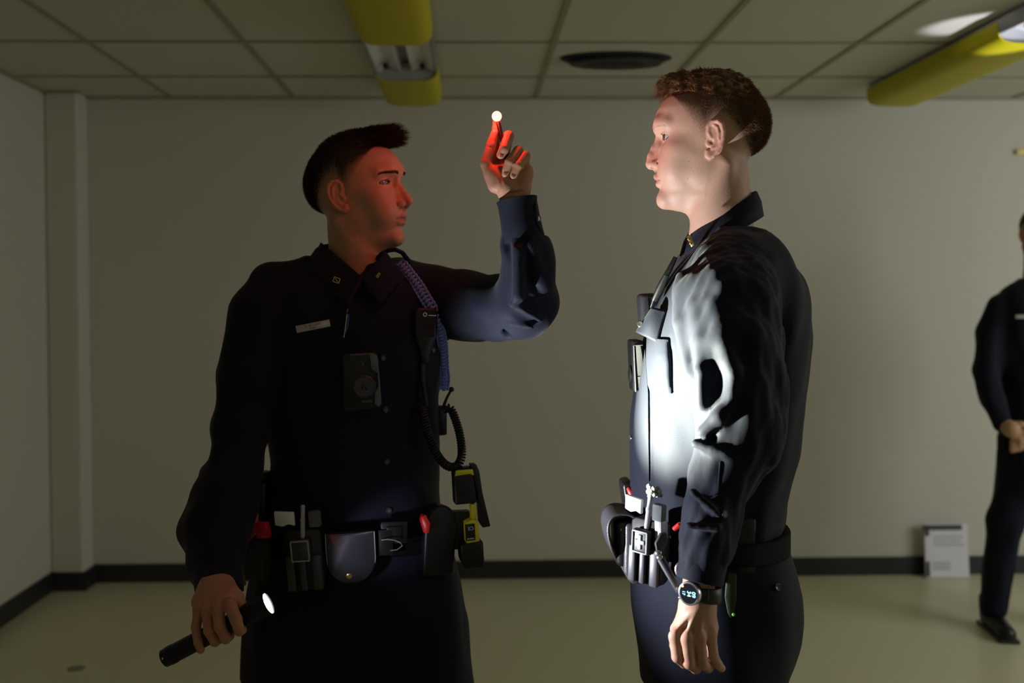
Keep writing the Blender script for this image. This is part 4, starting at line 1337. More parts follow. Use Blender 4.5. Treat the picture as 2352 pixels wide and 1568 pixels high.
# ---- flashlight
root = empty('flashlight', FL_TAIL + np.array((0, 0, -.02)), 'black flashlight with a bright white lit lens, held low by the thigh', 'flashlight')
L = np.linalg.norm(FL_LENS - FL_TAIL); d = FL_DIR
b = MB(); b.lathe([(.0120, .0), (.0150, .002), (.0156, .010), (.0156, L - .062), (.0140, L - .058), (.0140, L - .052), (.0165, L - .044)], FL_TAIL, d, 40); b.out('barrel', M_anod, root)
b = MB(); b.lathe([(.0165, L - .044), (.0185, L - .036), (.0190, L - .010), (.0190, L), (.0178, L), (.0174, L - .003)], FL_TAIL, d, 40, cap=False); b.out('lamp_head', M_anod, root)
b = MB(); b.lathe([(.0176, L - .0026), (.0120, L - .0014), (.0004, L - .0010)], FL_TAIL, d, 40, cap=False); b.out('lit_lens', M_lens, root)
b = MB(); b.lathe([(.0156, .010), (.0162, .012), (.0162, .022), (.0156, .024)], FL_TAIL, d, 40, cap=False); b.out('tail_ring', M_anod, root)
b = MB(); b.ball(FL_TAIL + np.array((.004, -.0142, .0055)), (.0022, .0012, .0026)); b.out('tail_dot', mat('yellow_green_dot', (.55, .65, .10), .4), root)

# ---- pen light
root = empty('pen_light', penB, 'thin black pen light with a glowing red tip, held up between raised fingers', 'pen light')
d = (penA - penB); L = np.linalg.norm(d); d /= L
b = MB(); b.lathe([(.0030, 0), (.0040, .001), (.0043, .004), (.0043, .016), (.0040, .017), (.0042, .018), (.0042, L - .004), (.0032, L), (.0025, L + .002)], penB, d, 24); b.out('pen_body', M_anod, root)
b = MB(); b.tube([penB + np.array((0, -.0048, .030)), penB + np.array((-.0005, -.0062, .022)), penB + np.array((0, -.0058, .004))], .0009, 6); b.out('clip', M_anod, root)
b = MB(); b.ball(pix(1141, 267, HL + .002), (.0090, .0085, .0094), None, 28, 18); b.out('glowing_tip', M_led, root)  # LED ball enlarged to stand in for the overlit fingertip too

# ---- officer 1: belt and what hangs on it
def belt(field_rows, yaw, y0, y1, lo, hi, name_label, Y, xbuckle):
    z0, z1 = pix(xbuckle, y1, Y)[2], pix(xbuckle, y0, Y)[2]
    def f(P):
        g = loft(P, field_rows, n=2.4)
        return smax(smax(g - .008, -(g + .004), .001), np.abs(P[:, 2] - (z0 + z1) / 2) - (z1 - z0) / 2, .002)
    V, Q = implicit(f, lo, hi, .0035)
    o = make('duty_belt', V, Q, M_grip, None); return setp(o, name_label, 'belt')


bt1 = [(z, *t) for z, t in ((.80, dense(rows_px([(1220, 604, 1026, Y1, .137), (1230, 604, 1026, Y1, .137)], Y1))[0][1:]), (1.1, dense(rows_px([(1220, 604, 1026, Y1, .137), (1230, 604, 1026, Y1, .137)], Y1))[0][1:]))]
belt1 = belt(bt1, 0, 1192, 1242, (pix(590, 1200, Y1)[0] - .03, Y1 - .17, .85), (pix(1040, 1200, Y1)[0] + .03, Y1 + .17, 1.05), 'black nylon duty belt round the waist of the officer holding the flashlight', Y1, 820)
b = MB(); b.box((0, 0, 0), (.052, .010, .044), pf(905, 1222, 1.900, 8), bev=.004); b.box((0, -.006, 0), (.030, .004, .026), pf(905, 1222, 1.900, 8), bev=.003); b.out('buckle', M_black, belt1)

def tourniquet_holder(px, py, Y, turn, tilt, label, white_tab, lit):
    root = empty('tourniquet_holder', pix(px, py, Y) - np.array((0, 0, .07)), label, 'tourniquet holder', 'tourniquet holders on duty belts')
    M = pf(px, py, Y, turn, tilt) @ Matrix.Diagonal((.88 if lit else 1, 1, .95 if lit else 1, 1))
    b = MB(); b.prism([(-.036, .030), (-.026, .036), (.026, .036), (.036, .030), (.036, -.070), (.028, -.080), (-.028, -.080), (-.036, -.070)], -.012, .014, M, bev=.003)
    b.out('case', M_black, root)
    b = MB()
    for x0, x1 in ((-.034, -.018), (-.008, .004), (.016, .034)): b.box(((x0 + x1) / 2, -.0150, -.046), (x1 - x0, .009, .066), M, bev=.003)
    b.out('case_ribs', M_gplast, root)
    b = MB(); b.box((-.002, -.020, -.002), (.038, .012, .044), M, bev=.004); b.out('front_block', M_gplast, root)
    b = MB()
    for (x, z, w, h) in ((-.002, .0165, .034, .003), (-.002, -.0205, .034, .003), (-.0185, -.002, .003, .037), (.0145, -.002, .003, .037)): b.box((x, -.0272, z), (w, .003, h), M, bev=.0008)
    b.out('block_rim', mat('pale_rim', (.26, .26, .27), .5), root)
    b = MB()
    if lit:
        b.box((-.002, -.0270, -.002), (.022, .003, .0075), M, bev=.001); b.box((-.002, -.0272, -.002), (.0075, .003, .026), M, bev=.001)
        b.out('raised_cross', mat('pale_rim', (.3, .3, .3), .5), root)
    else:
        for k in range(5): b.box((-.002 + .001 * (k % 2), -.0268, .010 - k * .006), (.022 - .003 * (k % 3), .0015, .0016), M)
        b.out('printed_panel', M_gplast, root)
    b = MB(); b.lathe([(.0035, 0), (.0045, .004), (.0045, .030), (.0052, .032), (.0052, .036), (.0040, .038), (.0040, .056), (.0048, .058), (.0030, .062)], M @ Vector((.002, -.014, .020)), M.to_3x3() @ Vector((.10, 0, 1)), 16)
    b.out('windlass_rod', M_rod, root)
    b = MB(); b.prism([(-.048, .074), (-.010, .070), (-.010, .044), (-.022, .048), (-.034, .044), (-.048, .048)], -.018, -.010, M, bev=.002); b.out('white_strap_tab', M_white, root)
    b = MB(); b.box((.028, -.012, .054), (.022, .016, .030), M, bev=.003); b.out('strap_block', mat('dark_grey_webbing', (.10, .11, .115), .7, weave=.6, wscale=900), root)
    return root, M

M_gplast = mat('grey_black_plastic', (.034, .034, .040), .45)
tourniquet_holder(700, 1255, 1.880, -6, 5, 'tourniquet holder on the belt of the flashlight officer, beside the shiny leather pouch', True, False)

# handcuff pouch with a ribbed leather flap
root = empty('handcuff_pouch', pix(806, 1338, 1.885), 'shiny ribbed leather pouch with a brass snap, on the belt of the flashlight officer', 'pouch')
M = pf(806, 1245, 1.888, 4, 2)
U = [(-.048, .022)] + [(-.048 + .0, 0)] + [(.047 * math.cos(a), -.028 + .046 * math.sin(a)) for a in np.linspace(math.pi, 2 * math.pi, 18)] + [(.047, .022)]
b = MB(); b.prism([(p[0] * 1.03, p[1] * 1.04 - .001) for p in U], -.004, .026, M, bev=.003); b.out('pouch_body', M_leather, root)
b = MB()
nx, nz = 24, 22; V = []; F = []
for j in range(nz + 1):
    z = .022 - j / nz * .095; hw = .046 if z > -.028 else math.sqrt(max(.046 ** 2 - (z + .028) ** 2, 1e-8))
    for i in range(nx + 1):
        u = -1 + 2 * i / nx; x = u * hw
        y = -.009 - .016 * (1 - (x / .050) ** 2) * (1 - ((z + .020) / .075) ** 2) - .002
        V.append((M @ Vector((x, y, z)))[:])
n0 = len(V); V += [(Vector(v) + (M.to_3x3() @ Vector((0, .004, 0))))[:] for v in V]
w = nx + 1
for j in range(nz):
    for i in range(nx):
        a = j * w + i; F += [(a, a + w, a + w + 1, a + 1), (n0 + a, n0 + a + 1, n0 + a + w + 1, n0 + a + w)]
rim = list(range(w)) + [j * w + nx for j in range(1, nz + 1)] + [nz * w + i for i in range(nx - 1, -1, -1)] + [j * w for j in range(nz - 1, 0, -1)]
for k in range(len(rim)): a, c = rim[k], rim[(k + 1) % len(rim)]; F.append((a, c, n0 + c, n0 + a))
fl = make('pouch_flap', np.array(V), F, M_basket, root)
b = MB(); b.tube([M @ Vector((p[0] * .965, -.0135 - .002 * (1 - abs(p[0]) / .047), p[1] * .97)) for p in U], .0010, 6); b.out('flap_stitching', mat('grey_thread', (.25, .25, .27), .6), root)
b = MB(); b.lathe([(.0062, 0), (.0064, .0015), (.0045, .0032), (.0005, .0036)], M @ Vector((-.005, -.0205, -.058)), M.to_3x3() @ Vector((0, -1, -.25)), 24)
b.out('brass_snap', mat('brass', (.75, .52, .26), .22, metal=1.0), root)

# key ring holder beside the pouch
root = empty('belt_keeper', pix(900, 1268, 1.895), 'belt keeper with a small metal ring, between leather pouch and red-topped holder', 'belt keeper')
b = MB(); b.box((0, 0, 0), (.030, .008, .050), pf(885, 1245, 1.893, 10), bev=.002); b.out('keeper_loop', M_leather, root)
b = MB(); b.tube([pix(876, 1240, 1.884), pix(890, 1238, 1.880), pix(905, 1240, 1.880), pix(920, 1246, 1.884), pix(924, 1253, 1.886), pix(912, 1262, 1.884), pix(896, 1264, 1.882)], .0013, 8); b.out('wire_ring', M_silver, root)

# portable radio behind, its antenna and the speaker microphone with coiled cord
root = empty('belt_pouch', pix(600, 1240, 1.98), 'tall black pouch on the belt behind the lowered forearm', 'pouch')
b = MB(); b.box((0, 0, -.035), (.036, .040, .100), pf(603, 1120, 1.985, -30), bev=.010, seg=3); b.out('pouch_body', M_leather, root)
b = MB(); b.box((0, 0, 0), (.038, .044, .016), pf(603, 1092, 1.985, -30), bev=.006, seg=3); b.out('pouch_lid', M_black, root)
root = empty('safety_strap', pix(590, 1240, 1.93), 'red webbing strap with a square red tag, beside the tall black pouch', 'strap')
b = MB(); b.tube([pix(584, 1158, 1.96), pix(580, 1185, 1.945), pix(573, 1215, 1.935), pix(566, 1245, 1.93)], [.006, .012, .014, .008], 10, flat=.3); b.out('strap', M_red, root)
b = MB(); b.prism([(-.014, .015), (.010, .015), (.016, -.014), (-.010, -.016)], -.008, .008, pf(604, 1216, 1.915, -15), bev=.002); b.out('square_tag', M_red, root)
root = empty('glove_pouch', pix(575, 1340, 1.95), 'worn dark open pouch hanging beside the cuff of the lowered arm', 'pouch')
b = MB(); b.box((0, 0, 0), (.052, .040, .085), pf(592, 1280, 1.945, -20, 3), bev=.008, seg=3); b.out('pouch_body', mat('dark_olive_nylon', (.018, .021, .012), .7, weave=.6, wscale=700), root)
b = MB(); b.tube([pix(556, 1238, 1.915), pix(552, 1275, 1.908), pix(556, 1315, 1.908), pix(562, 1342, 1.912)], .003, 8, flat=2.0); b.out('pouch_edging', mat('olive_edging', (.10, .13, .03), .6), root)

root = empty('holster', pix(1000, 1310, 1.93), 'black moulded holster with a red insert at its rounded top, at the front hip', 'holster')
M = pf(1003, 1225, 1.955, 28, -3)
pr = [(-.034, -.080), (-.034, .022), (-.026, .046), (-.008, .058), (.012, .058), (.028, .046), (.034, .020), (.034, -.080)]
b = MB(); b.prism(pr, -.020, .020, M, bev=.007, seg=3); b.out('holster_shell', M_black, root)
b = MB(); b.tube([pix(967, 1184, 1.935), pix(972, 1190, 1.922), pix(978, 1205, 1.918), pix(979, 1222, 1.920)], [.005, .009, .010, .006], 10, flat=.6); b.out('red_insert', M_red, root)

# stun gun in its holster at the hip
root = empty('stun_gun', pix(1078, 1305, 1.99), 'yellow and black stun gun in a holster at the hip, below the coiled cord', 'stun gun')
Yg = 1.965
b = MB(); b.prism([(-.020, .062), (-.015, .068), (.018, .068), (.022, .060), (.026, .005), (.024, -.004), (-.020, -.004)], -.016, .016, pf(1065, 1150, Yg, 10, 3), bev=.005, seg=3); b.out('grip', M_black, root)
b = MB(); b.prism([(-.018, .0), (-.016, .012), (.020, .014), (.022, .0), (.012, .004), (-.008, .002)], -.018, .018, pf(1062, 1090, Yg, 10, 0), bev=.002); b.out('grip_base', M_yellow, root)
b = MB(); b.box((.0, 0, 0), (.010, .024, .030), pf(1086, 1172, Yg, 10, 3), bev=.002); b.prism([(-.014, -.024), (-.014, .018), (.000, .024), (.012, .020), (.012, -.024)], -.018, .016, pf(1083, 1216, Yg, 10, 3), bev=.002); b.out('receiver', M_yellow, root)
Ml = pf(1080, 1222, Yg - .0196, 10, 3)
lb = MB(); lb.box((0, 0, 0), (.0195, .0015, .033), Ml, bev=.0005); lb = lb.out('label_plate', M_black, root)
text('label_mark', 'CE', Ml @ Matrix.Translation((0.001, -.001, .008)) @ Matrix.Rotation(math.pi, 4, 'Y'), .010, mat('pale_print', (.45, .62, .60), .5), lb)
bb_ = MB()
for k in range(5): bb_.box((-.006 + k * .003, -.0010, -.0125), (.0018, .0006, .0025), Ml)
bb_.out('label_barcode', mat('pale_print', (.45, .62, .60), .5), lb)
b = MB(); b.prism([(-.024, .030), (.022, .034), (.024, -.012), (.020, -.020), (-.014, -.020), (-.022, -.006)], -.024, .022, pf(1081, 1276, Yg + .002, 10, 1), bev=.005, seg=3)
b.box((0, 0, 0), (.040, .034, .075), pf(1058, 1215, Yg + .022, 10, 0), bev=.006); b.out('holster_cup', M_black, root)
b = MB(); b.prism([(-.012, .066), (.000, .066), (.006, .052), (.012, .010), (.028, -.058), (.012, -.060), (.006, -.050), (.002, .005), (-.008, .055)], -.014, .012, pf(1092, 1140, Yg, 10, 0), bev=.002); b.out('retention_strap', M_black, root)

root = empty('speaker_microphone', pix(975, 830, 1.93), 'black police speaker microphone clipped beside the blue cord, with a coiled cable', 'microphone')
_p, _g = hit(976, 760, body1)
Ym = float(_p[1]) - .012
M = pf(975, 770, Ym, 20, -2)
b = MB(); b.prism([(-.024, .048), (-.018, .054), (.018, .054), (.023, .048), (.023, .0), (.012, -.030), (.007, -.056), (-.006, -.056), (-.012, -.030), (-.023, .0)], -.012, .012, M, bev=.005, seg=3); b.out('housing', M_black, root)
b = MB(); b.box((0, -.0125, .014), (.032, .002, .034), M, bev=.001)
b.out('speaker_panel', mat('dark_panel', (.02, .02, .022), .55, weave=.8, wscale=800), root)
b = MB(); b.lathe([(.0042, 0), (.0042, .0010), (.0026, .0010), (.0026, 0)], M @ Vector((-.004, -.0125, .041)), M.to_3x3() @ Vector((0, -1, 0)), 20, cap=False); b.box((.011, -.0130, .0395), (.016, .0008, .0016), M); b.out('white_emblem', mat('emblem_white', (.75, .75, .75), .5), root)
Yc = Ym - .004
b = MB(); b.tube([pix(970, 832, Yc), pix(970, 870, Yc - .008), pix(975, 905, Yc - .010), pix(979, 932, Yc - .006)], [.006, .0045, .004, .004], 10); b.out('straight_cable', M_black, root)
cp = [(968, 936, Yc - .006), (974, 960, Yc - .010), (981, 990, Yc - .012), (992, 1020, Yc - .012), (1008, 1050, Yc - .006), (1028, 1070, Yc + .004), (1048, 1070, Yc + .014), (1060, 1048, Yc + .022), (1058, 1008, Yc + .030), (1047, 966, Yc + .036), (1034, 938, Yc + .040), (1020, 940, Yc + .044)]
cpw = np.array([pix(*c) for c in cp])
def spline(C, n):
    C = np.vstack([2 * C[0] - C[1], C, 2 * C[-1] - C[-2]]); out = []
    for i in range(1, len(C) - 2):
        for t in np.linspace(0, 1, n, endpoint=False):
            a, b_, c, d_ = C[i - 1], C[i], C[i + 1], C[i + 2]
            out.append(.5 * (2 * b_ + (c - a) * t + (2 * a - 5 * b_ + 4 * c - d_) * t * t + (3 * b_ - a - 3 * c + d_) * t ** 3))
    out.append(C[-2]); return np.array(out)
sp = spline(cpw, 90)
seg = np.linalg.norm(np.diff(sp, axis=0), axis=1); s = np.concatenate([[0], np.cumsum(seg)])
tt = np.linspace(0, s[-1], 1500); sp = np.stack([np.interp(tt, s, sp[:, i]) for i in range(3)], 1)
T = np.gradient(sp, axis=0); T /= np.linalg.norm(T, axis=1, keepdims=True)
u = np.cross(T, [0, 1, 0]); u /= np.linalg.norm(u, axis=1, keepdims=True); v = np.cross(T, u)
ph = tt / .0052 * 2 * math.pi; hel = sp + .0068 * (np.cos(ph)[:, None] * u + np.sin(ph)[:, None] * v)
b = MB(); b.tube(list(hel), .0024, 6); b.out('coiled_cable', M_black, root)

root = empty('portable_radio', pix(1018, 985, 2.07), 'small black radio antenna with a ball tip at the side of the ribs', 'radio')
b = MB(); b.box((0, 0, 0), (.024, .030, .060), pf(1010, 965, 2.04, 20), bev=.005); b.out('radio_body', M_black, root)
b = MB(); b.tube([pix(1018, 935, 2.02), pix(1027, 912, 2.02), pix(1036, 896, 2.02)], [.0035, .0028, .0026], 10); b.ball(pix(1037, 894, 2.02), .0055); b.out('antenna', M_black, root)

# braided cord over the shoulder
root = empty('braided_cord', pix(1020, 900, 1.95), 'blue braided shoulder cord hanging down the chest from a black loop', 'cord')
cp = [(917, 603), (928, 614), (940, 630), (960, 656), (977, 684), (993, 710), (1006, 739), (1014, 773), (1018, 808), (1020, 842), (1022, 870), (1019, 896)]
pts = []
for i, (x, y) in enumerate(cp):
    p_, g_ = hit(x - (4 if i > 5 else 0), y + (6 if i < 2 else 0), body1)
    if p_ is None: p_, g_ = hit(x - 14, y + 10, body1)
    pts.append(p_ + np.array((0, -.010, 0)) if p_ is not None else pix(x, y, 2.0))
P_ = np.array([pix(c[0], c[1], max(1.86, p[1])) for c, p in zip(cp, pts)])
P_[:, 1] = np.convolve(np.pad(P_[:, 1], 1, mode='edge'), [.25, .5, .25], 'valid')
sp = spline(P_, 60); seg = np.linalg.norm(np.diff(sp, axis=0), axis=1); s = np.concatenate([[0], np.cumsum(seg)])
K = int(s[-1] / .0082); tt = np.linspace(0, s[-1], K * 2 + 1); sp = np.stack([np.interp(tt, s, sp[:, i]) for i in range(3)], 1)
T = np.gradient(sp, axis=0); T /= np.linalg.norm(T, axis=1, keepdims=True); u = np.cross(T, [0, -1.0, 0]); u /= np.linalg.norm(u, axis=1, keepdims=True); nrmv = np.cross(u, T)
b = MB(); b2 = MB()
b.tube(list(sp), .0042, 8)
for k in range(K):
    c = sp[2 * k + 1]; t, w_, n_ = T[2 * k + 1], u[2 * k + 1], nrmv[2 * k + 1]; sgn = 1 if n_[1] < 0 else -1; n_ = n_ * sgn
    # a bar across, then a loop round each side
    sc = 1.25 if k < K * .45 else 1.0
    b.tube([c - w_ * .0062 * sc - t * .001, c - w_ * .003 + n_ * .0055, c + w_ * .003 + n_ * .0055 + t * .0008, c + w_ * .0062 * sc + t * .001], .0026, 6)
    for sd in (-1, 1):
        o_ = c + w_ * sd * .0066 * sc
        b.tube([o_ - t * .0034, o_ - t * .0022 + w_ * sd * .0018 + n_ * .002, o_ + w_ * sd * .0024 + n_ * .002, o_ + t * .0022 + w_ * sd * .0018 + n_ * .002, o_ + t * .0036], .0024, 6)
b.out('braid', M_blue, root)
b = MB(); b.tube([pix(866, 594, 2.00), pix(876, 583, 1.985), pix(892, 575, 1.975), pix(908, 573, 1.975), pix(924, 580, 1.985), pix(935, 594, 2.0), pix(941, 610, 2.01)], .0045, 8, flat=1.3); b.out('shoulder_loop', M_shirt, root)
b = MB(); b.tube([pix(884, 596, 1.98), pix(893, 600, 1.975), pix(902, 607, 1.97), pix(914, 608, 1.965)], .0014, 6); b.tube([pix(884, 598, 1.98), pix(890, 606, 1.975), pix(902, 611, 1.97)], .0012, 6); b.out('thin_ties', mat('teal_thread', (.12, .22, .22), .6), root)

# name plate, pens, body camera, buttons, collar pins
M = on_surface(720, 749, body1, .004, roll=-11)
np_ = MB(); np_.box((0, 0, 0), (.066, .0018, .0138), M, bev=.0006); pl = np_.out('name_plate', mat('brushed_plate', (.42, .38, .38), .35, metal=.3), None)
setp(pl, 'small pale rectangular name plate pinned on the dark uniform chest', 'name plate')
text('plate_name', 'C  EL-LAHY', M @ Matrix.Translation((0, -.0011, .0022)), .0062, mat('plate_print', (.06, .06, .05), .6), pl, depth=.0002)
text('plate_title', 'CADET', M @ Matrix.Translation((-.002, -.0011, -.0034)), .0040, mat('plate_print', (.06, .06, .05), .6), pl, depth=.0002)
p_, g_ = hit(795, 745, body1); Yp = float(p_[1])
pn = MB(); pn.tube([pix(797.5, 721, Yp - .006), pix(794, 748, Yp - .007), pix(790, 775, Yp - .006)], .0011, 8); pn = pn.out('pen', M_silver, None); setp(pn, 'slim silver pen clip showing at the dark shirt pocket', 'pen')
pn = MB(); pn.tube([pix(799, 708, Yp - .004), pix(797, 718, Yp - .005)], .0012, 8); pn.tube([pix(801, 724, Yp - .006), pix(799, 745, Yp - .006), pix(794, 763, Yp - .005)], .0012, 8); pn.ball(pix(799, 722, Yp - .006), .0016)
pn = pn.out('pen', mat('blue_pen', (.03, .12, .45), .35), None); setp(pn, 'blue pen beside the silver pen clip at the shirt pocket', 'pen')
_p, _g = hit(828, 875, body1)
root = empty('body_camera', pix(828, 938, _p[1] - .014), 'black body camera with a round dial and grey side panel, low on the chest', 'body camera')
M = pf(828, 875, float(_p[1]) - .014, 6, 3)
b = MB(); b.prism([(-.032, .050), (-.028, .055), (.030, .055), (.036, .049), (.038, -.046), (.032, -.054), (-.030, -.056), (-.035, -.050)], -.010, .012, M, bev=.003, seg=2); b.out('camera_housing', M_black, root)
b = MB(); b.prism([(.020, .052), (.029, .052), (.035, .046), (.0365, .0), (.037, -.044), (.031, -.050), (.024, -.044), (.026, -.022), (.033, -.012), (.0330, .014), (.022, .022)], -.0125, -.008, M, bev=.0008); b.out('side_panel', mat('teal_grey_panel', (.085, .115, .115), .5), root)
b = MB(); b.box((.004, -.0105, .0515), (.042, .004, .004), M, bev=.001); b.out('top_trim', mat('mauve_trim', (.07, .055, .065), .5), root)
b = MB(); b.lathe([(.0215, 0), (.0215, .004), (.0195, .0058), (.0185, .0045), (.0005, .0045)], M @ Vector((.007, -.010, -.010)), M.to_3x3() @ Vector((0, -1, 0)), 40); dl_ = b.out('dial', M_gplast, root)
b = MB(); b.prism([(-.001, -.016), (.006, -.002), (.007, -.005), (.003, -.016)], -.0152, -.0140, M); b.prism([(.008, -.009), (.014, -.016), (.007, -.016)], -.0152, -.0140, M); b.out('dial_mark', M_black, dl_, smooth=False)
text('maker_name', 'AXON', M @ Matrix.Translation((.010, -.0103, -.0385)), .0062, mat('pale_teal_print', (.16, .24, .26), .5), root, depth=.0002)
b = MB(); b.lathe([(.006, 0), (.006, .002), (.004, .003), (.0005, .0015)], M @ Vector((.002, -.010, .033)), M.to_3x3() @ Vector((0, -1, 0)), 24); b.out('camera_lens', mat('lens_glass', (.005, .008, .010), .08, spec=.8), root)

for (x, y) in ((880, 822), (886, 940), (889, 1060), (893, 1172), (994, 804)): button(body1, x, y, '', parent=p1)
for (x, y, rl, w_, lab) in ((773, 643, 20, .012, 'square gold collar pin on the dark collar nearer the name plate'), (869, 632, 40, .004, 'thin metal collar pin beside the blue braided cord')):
    M = pf(x, y, 1.925 if x < 800 else 1.915, 25 if x < 800 else -20, -rl)
    b = MB(); h_ = .0095
    for (xx, zz, a_, c_) in ((0, h_ / 2, w_, .0012), (0, -h_ / 2, w_, .0012), (-w_ / 2, 0, .0012, h_), (w_ / 2, 0, .0012, h_)): b.box((xx, 0, zz), (a_, .0012, c_), M)
    b.tube([M @ Vector((-w_ * .3, 0, h_ * .3)), M @ Vector((w_ * .1, 0, -.001)), M @ Vector((w_ * .35, 0, -h_ * .3))], .0008, 6)
    setp(b.out('collar_pin', M_gold, None), lab, 'pin')
# button and slit on the raised cuff
b = MB(); b.lathe([(.0055, 0), (.0058, .0014), (.0045, .0024), (.004, .0014), (.0005, .0014)], pix(1237, 502, 1.822), (.75, -.65, .0), 22); b.out('cuff_button', M_button, p1)
b = MB(); b.tube([pix(1229, 450, 1.832), pix(1228, 480, 1.815), pix(1232, 510, 1.812), pix(1240, 528, 1.818), pix(1246, 536, 1.825)], .0022, 8, flat=.5); b.out('cuff_edge', M_shirt, p1)

# ======================= officer 2
bt2 = [(z, *dense(rows_px([(1215, 1468, 1786, Y2, .165), (1225, 1468, 1786, Y2, .165)], Y2))[0][1:]) for z in (.8, 1.2)]
belt2 = belt(bt2, 0, 1196, 1246, (pix(1455, 1200, Y2)[0] - .03, Y2 - .20, .90), (pix(1800, 1200, Y2)[0] + .03, Y2 + .20, 1.12), 'black nylon duty belt round the waist of the officer in profile', Y2, 1620)
b = MB(); b.box((0, 0, 0), (.012, .060, .046), pf(1462, 1222, Y2, 0), bev=.003); b.out('buckle', M_black, belt2)

# pocket, flap, placket
patch('pocket', [(1489, 772), (1512, 778), (1537, 778), (1542, 830), (1544, 905), (1500, 908), (1491, 885), (1487, 830)], body2, M_shirt, p2, thick=.0022, puff=.006)
def surfY(x, y, f, d=0.0):
    p, g = hit(x, y, f); k_ = 0
    while p is None and k_ < 20: k_ += 1; p, g = hit(x + 3 * k_, y, f)
    return pix(x, y, float(p[1]) - d) if p is not None else None
sheet('pocket_flap', [pix(1496, 706, 1.765), surfY(1531, 712, body2, .004), surfY(1509, 786, body2, .010), pix(1459, 762, 1.775)], M_shirt, p2, bulge=.010)
# front band of the shirt
patch('front_band', [(1461, 800), (1484, 800), (1487, 850), (1491, 905), (1491, 960), (1492, 1040), (1493, 1105), (1458, 1105), (1456, 1040), (1458, 960), (1464, 880)], body2, M_shirt, p2, thick=.0015)
for (x, y) in ((1466, 752), ): pass
b = MB(); b.lathe([(.0055, 0), (.0058, .0014), (.0045, .0024), (.0005, .0016)], pix(1471, 744, 1.768), (-.5, -.8, .25), 20); b.out('button', M_button, p2)
b = MB(); b.lathe([(.0055, 0), (.0058, .0014), (.0045, .0024), (.0005, .0016)], pix(1449, 1004, Y2 - .02), (-1, -.2, .0), 20); b.out('button', M_button, p2)
M = on_surface(1664, 1180, body2, .001); b = MB()
b.lathe([(.0062, 0), (.0066, .0014), (.0055, .0026), (.0045, .0016), (.0005, .0016)], M.translation, M.to_3x3() @ Vector((.25, -1, 0)), 22); b.out('sleeve_button', M_button, p2)
M = on_surface(1785, 1348, body2, .001); b = MB(); b.lathe([(.0060, 0), (.0064, .0014), (.005, .0026), (.0005, .0016)], M.translation, M.to_3x3() @ Vector((0, -1, 0)), 22); b.out('back_pocket_button', M_button, p2)
# placket slit of the sleeve and its hem
b = MB(); b.tube([surfY(1655, 1060, body2), surfY(1652, 1100, body2), surfY(1650, 1150, body2)], .0020, 6, flat=.6); b.out('sleeve_placket', M_shirt, p2)
dd = arm2[-1] - arm2[-2]; dd /= np.linalg.norm(dd)
b = MB(); b.lathe([(.0372, -.052), (.0385, -.050), (.0372, .0), (.0366, .008), (.0350, .0085), (.0345, .0)], arm2[-1], dd, 44, cap=False); b.out('cuff', M_shirt, p2)
# collar pin
root = MB(); M = pf(1586, 553, 1.755, -40, 28)
root.box((0, 0, 0), (.0075, .002, .021), M, bev=.0008); root.ball(M @ Vector((0, -.002, .005)), (.0028, .0016, .0038)); root.ball(M @ Vector((0, -.002, -.004)), (.0030, .0016, .0036))
setp(root.out('collar_pin', M_gold, None), 'gold collar pin on the brightly lit officer in profile', 'pin')

root = empty('speaker_microphone', pix(1486, 742, 1.83), 'textured black microphone box jutting from the lit chest, above the pocket flap', 'microphone')
M = pf(1487, 712, 1.835, 0, 4)
b = MB(); b.box((0, 0, 0), (.032, .046, .062), M, bev=.008, seg=3); b.out('housing', mat('textured_black', (.03, .028, .034), .4, bump=1.0, bscale=1500), root)
b = MB(); b.box((-.001, 0, 0), (.0012, .0475, .0625), M, bev=.0004); b.out('housing_seam', M_black, root)
b = MB(); b.tube([pix(1497, 706, 1.80), pix(1506, 680, 1.79), pix(1520, 650, 1.775), pix(1538, 618, 1.765), pix(1552, 590, 1.76)], [.004, .005, .0055, .005, .004], 10, flat=.6)
b.out('mounting_strap', M_leather, root)
b = MB(); b.tube([pix(1504, 690, 1.775), pix(1515, 668, 1.765), pix(1531, 632, 1.752)], [.006, .0075, .005], 10, flat=.5); b.out('clip', M_black, root)

root = empty('body_camera', pix(1457, 900, Y2), 'slim black body camera seen edge on, jutting from the lit shirt front', 'body camera')
M = pf(1461, 838, Y2, 0, 2.5)
b = MB(); b.box((0, 0, 0), (.020, .064, .094), M, bev=.004, seg=2); b.out('camera_housing', M_black, root)
b = MB(); b.box((.001, -.0325, .010), (.012, .002, .055), M, bev=.0006); b.box((.001, -.0325, -.030), (.012, .002, .022), M, bev=.0006); b.out('mesh_panel', mat('mesh_grey', (.025, .023, .028), .45, weave=1.0, wscale=1200), root)
b = MB(); b.tube([M @ Vector((-.008, -.033, .038)), M @ Vector((-.008, -.0335, -.046))], .0012, 6); b.tube([M @ Vector((-.008, -.033, .038)), M @ Vector((.008, -.033, .038))], .0010, 6); b.out('metal_edge', M_silver, root)
b = MB(); b.lathe([(.016, 0), (.016, .003), (.013, .0045), (.0005, .0050)], M @ Vector((-.010, -.004, -.016)), (-1, 0, 0), 32); b.out('dial', M_black, root)

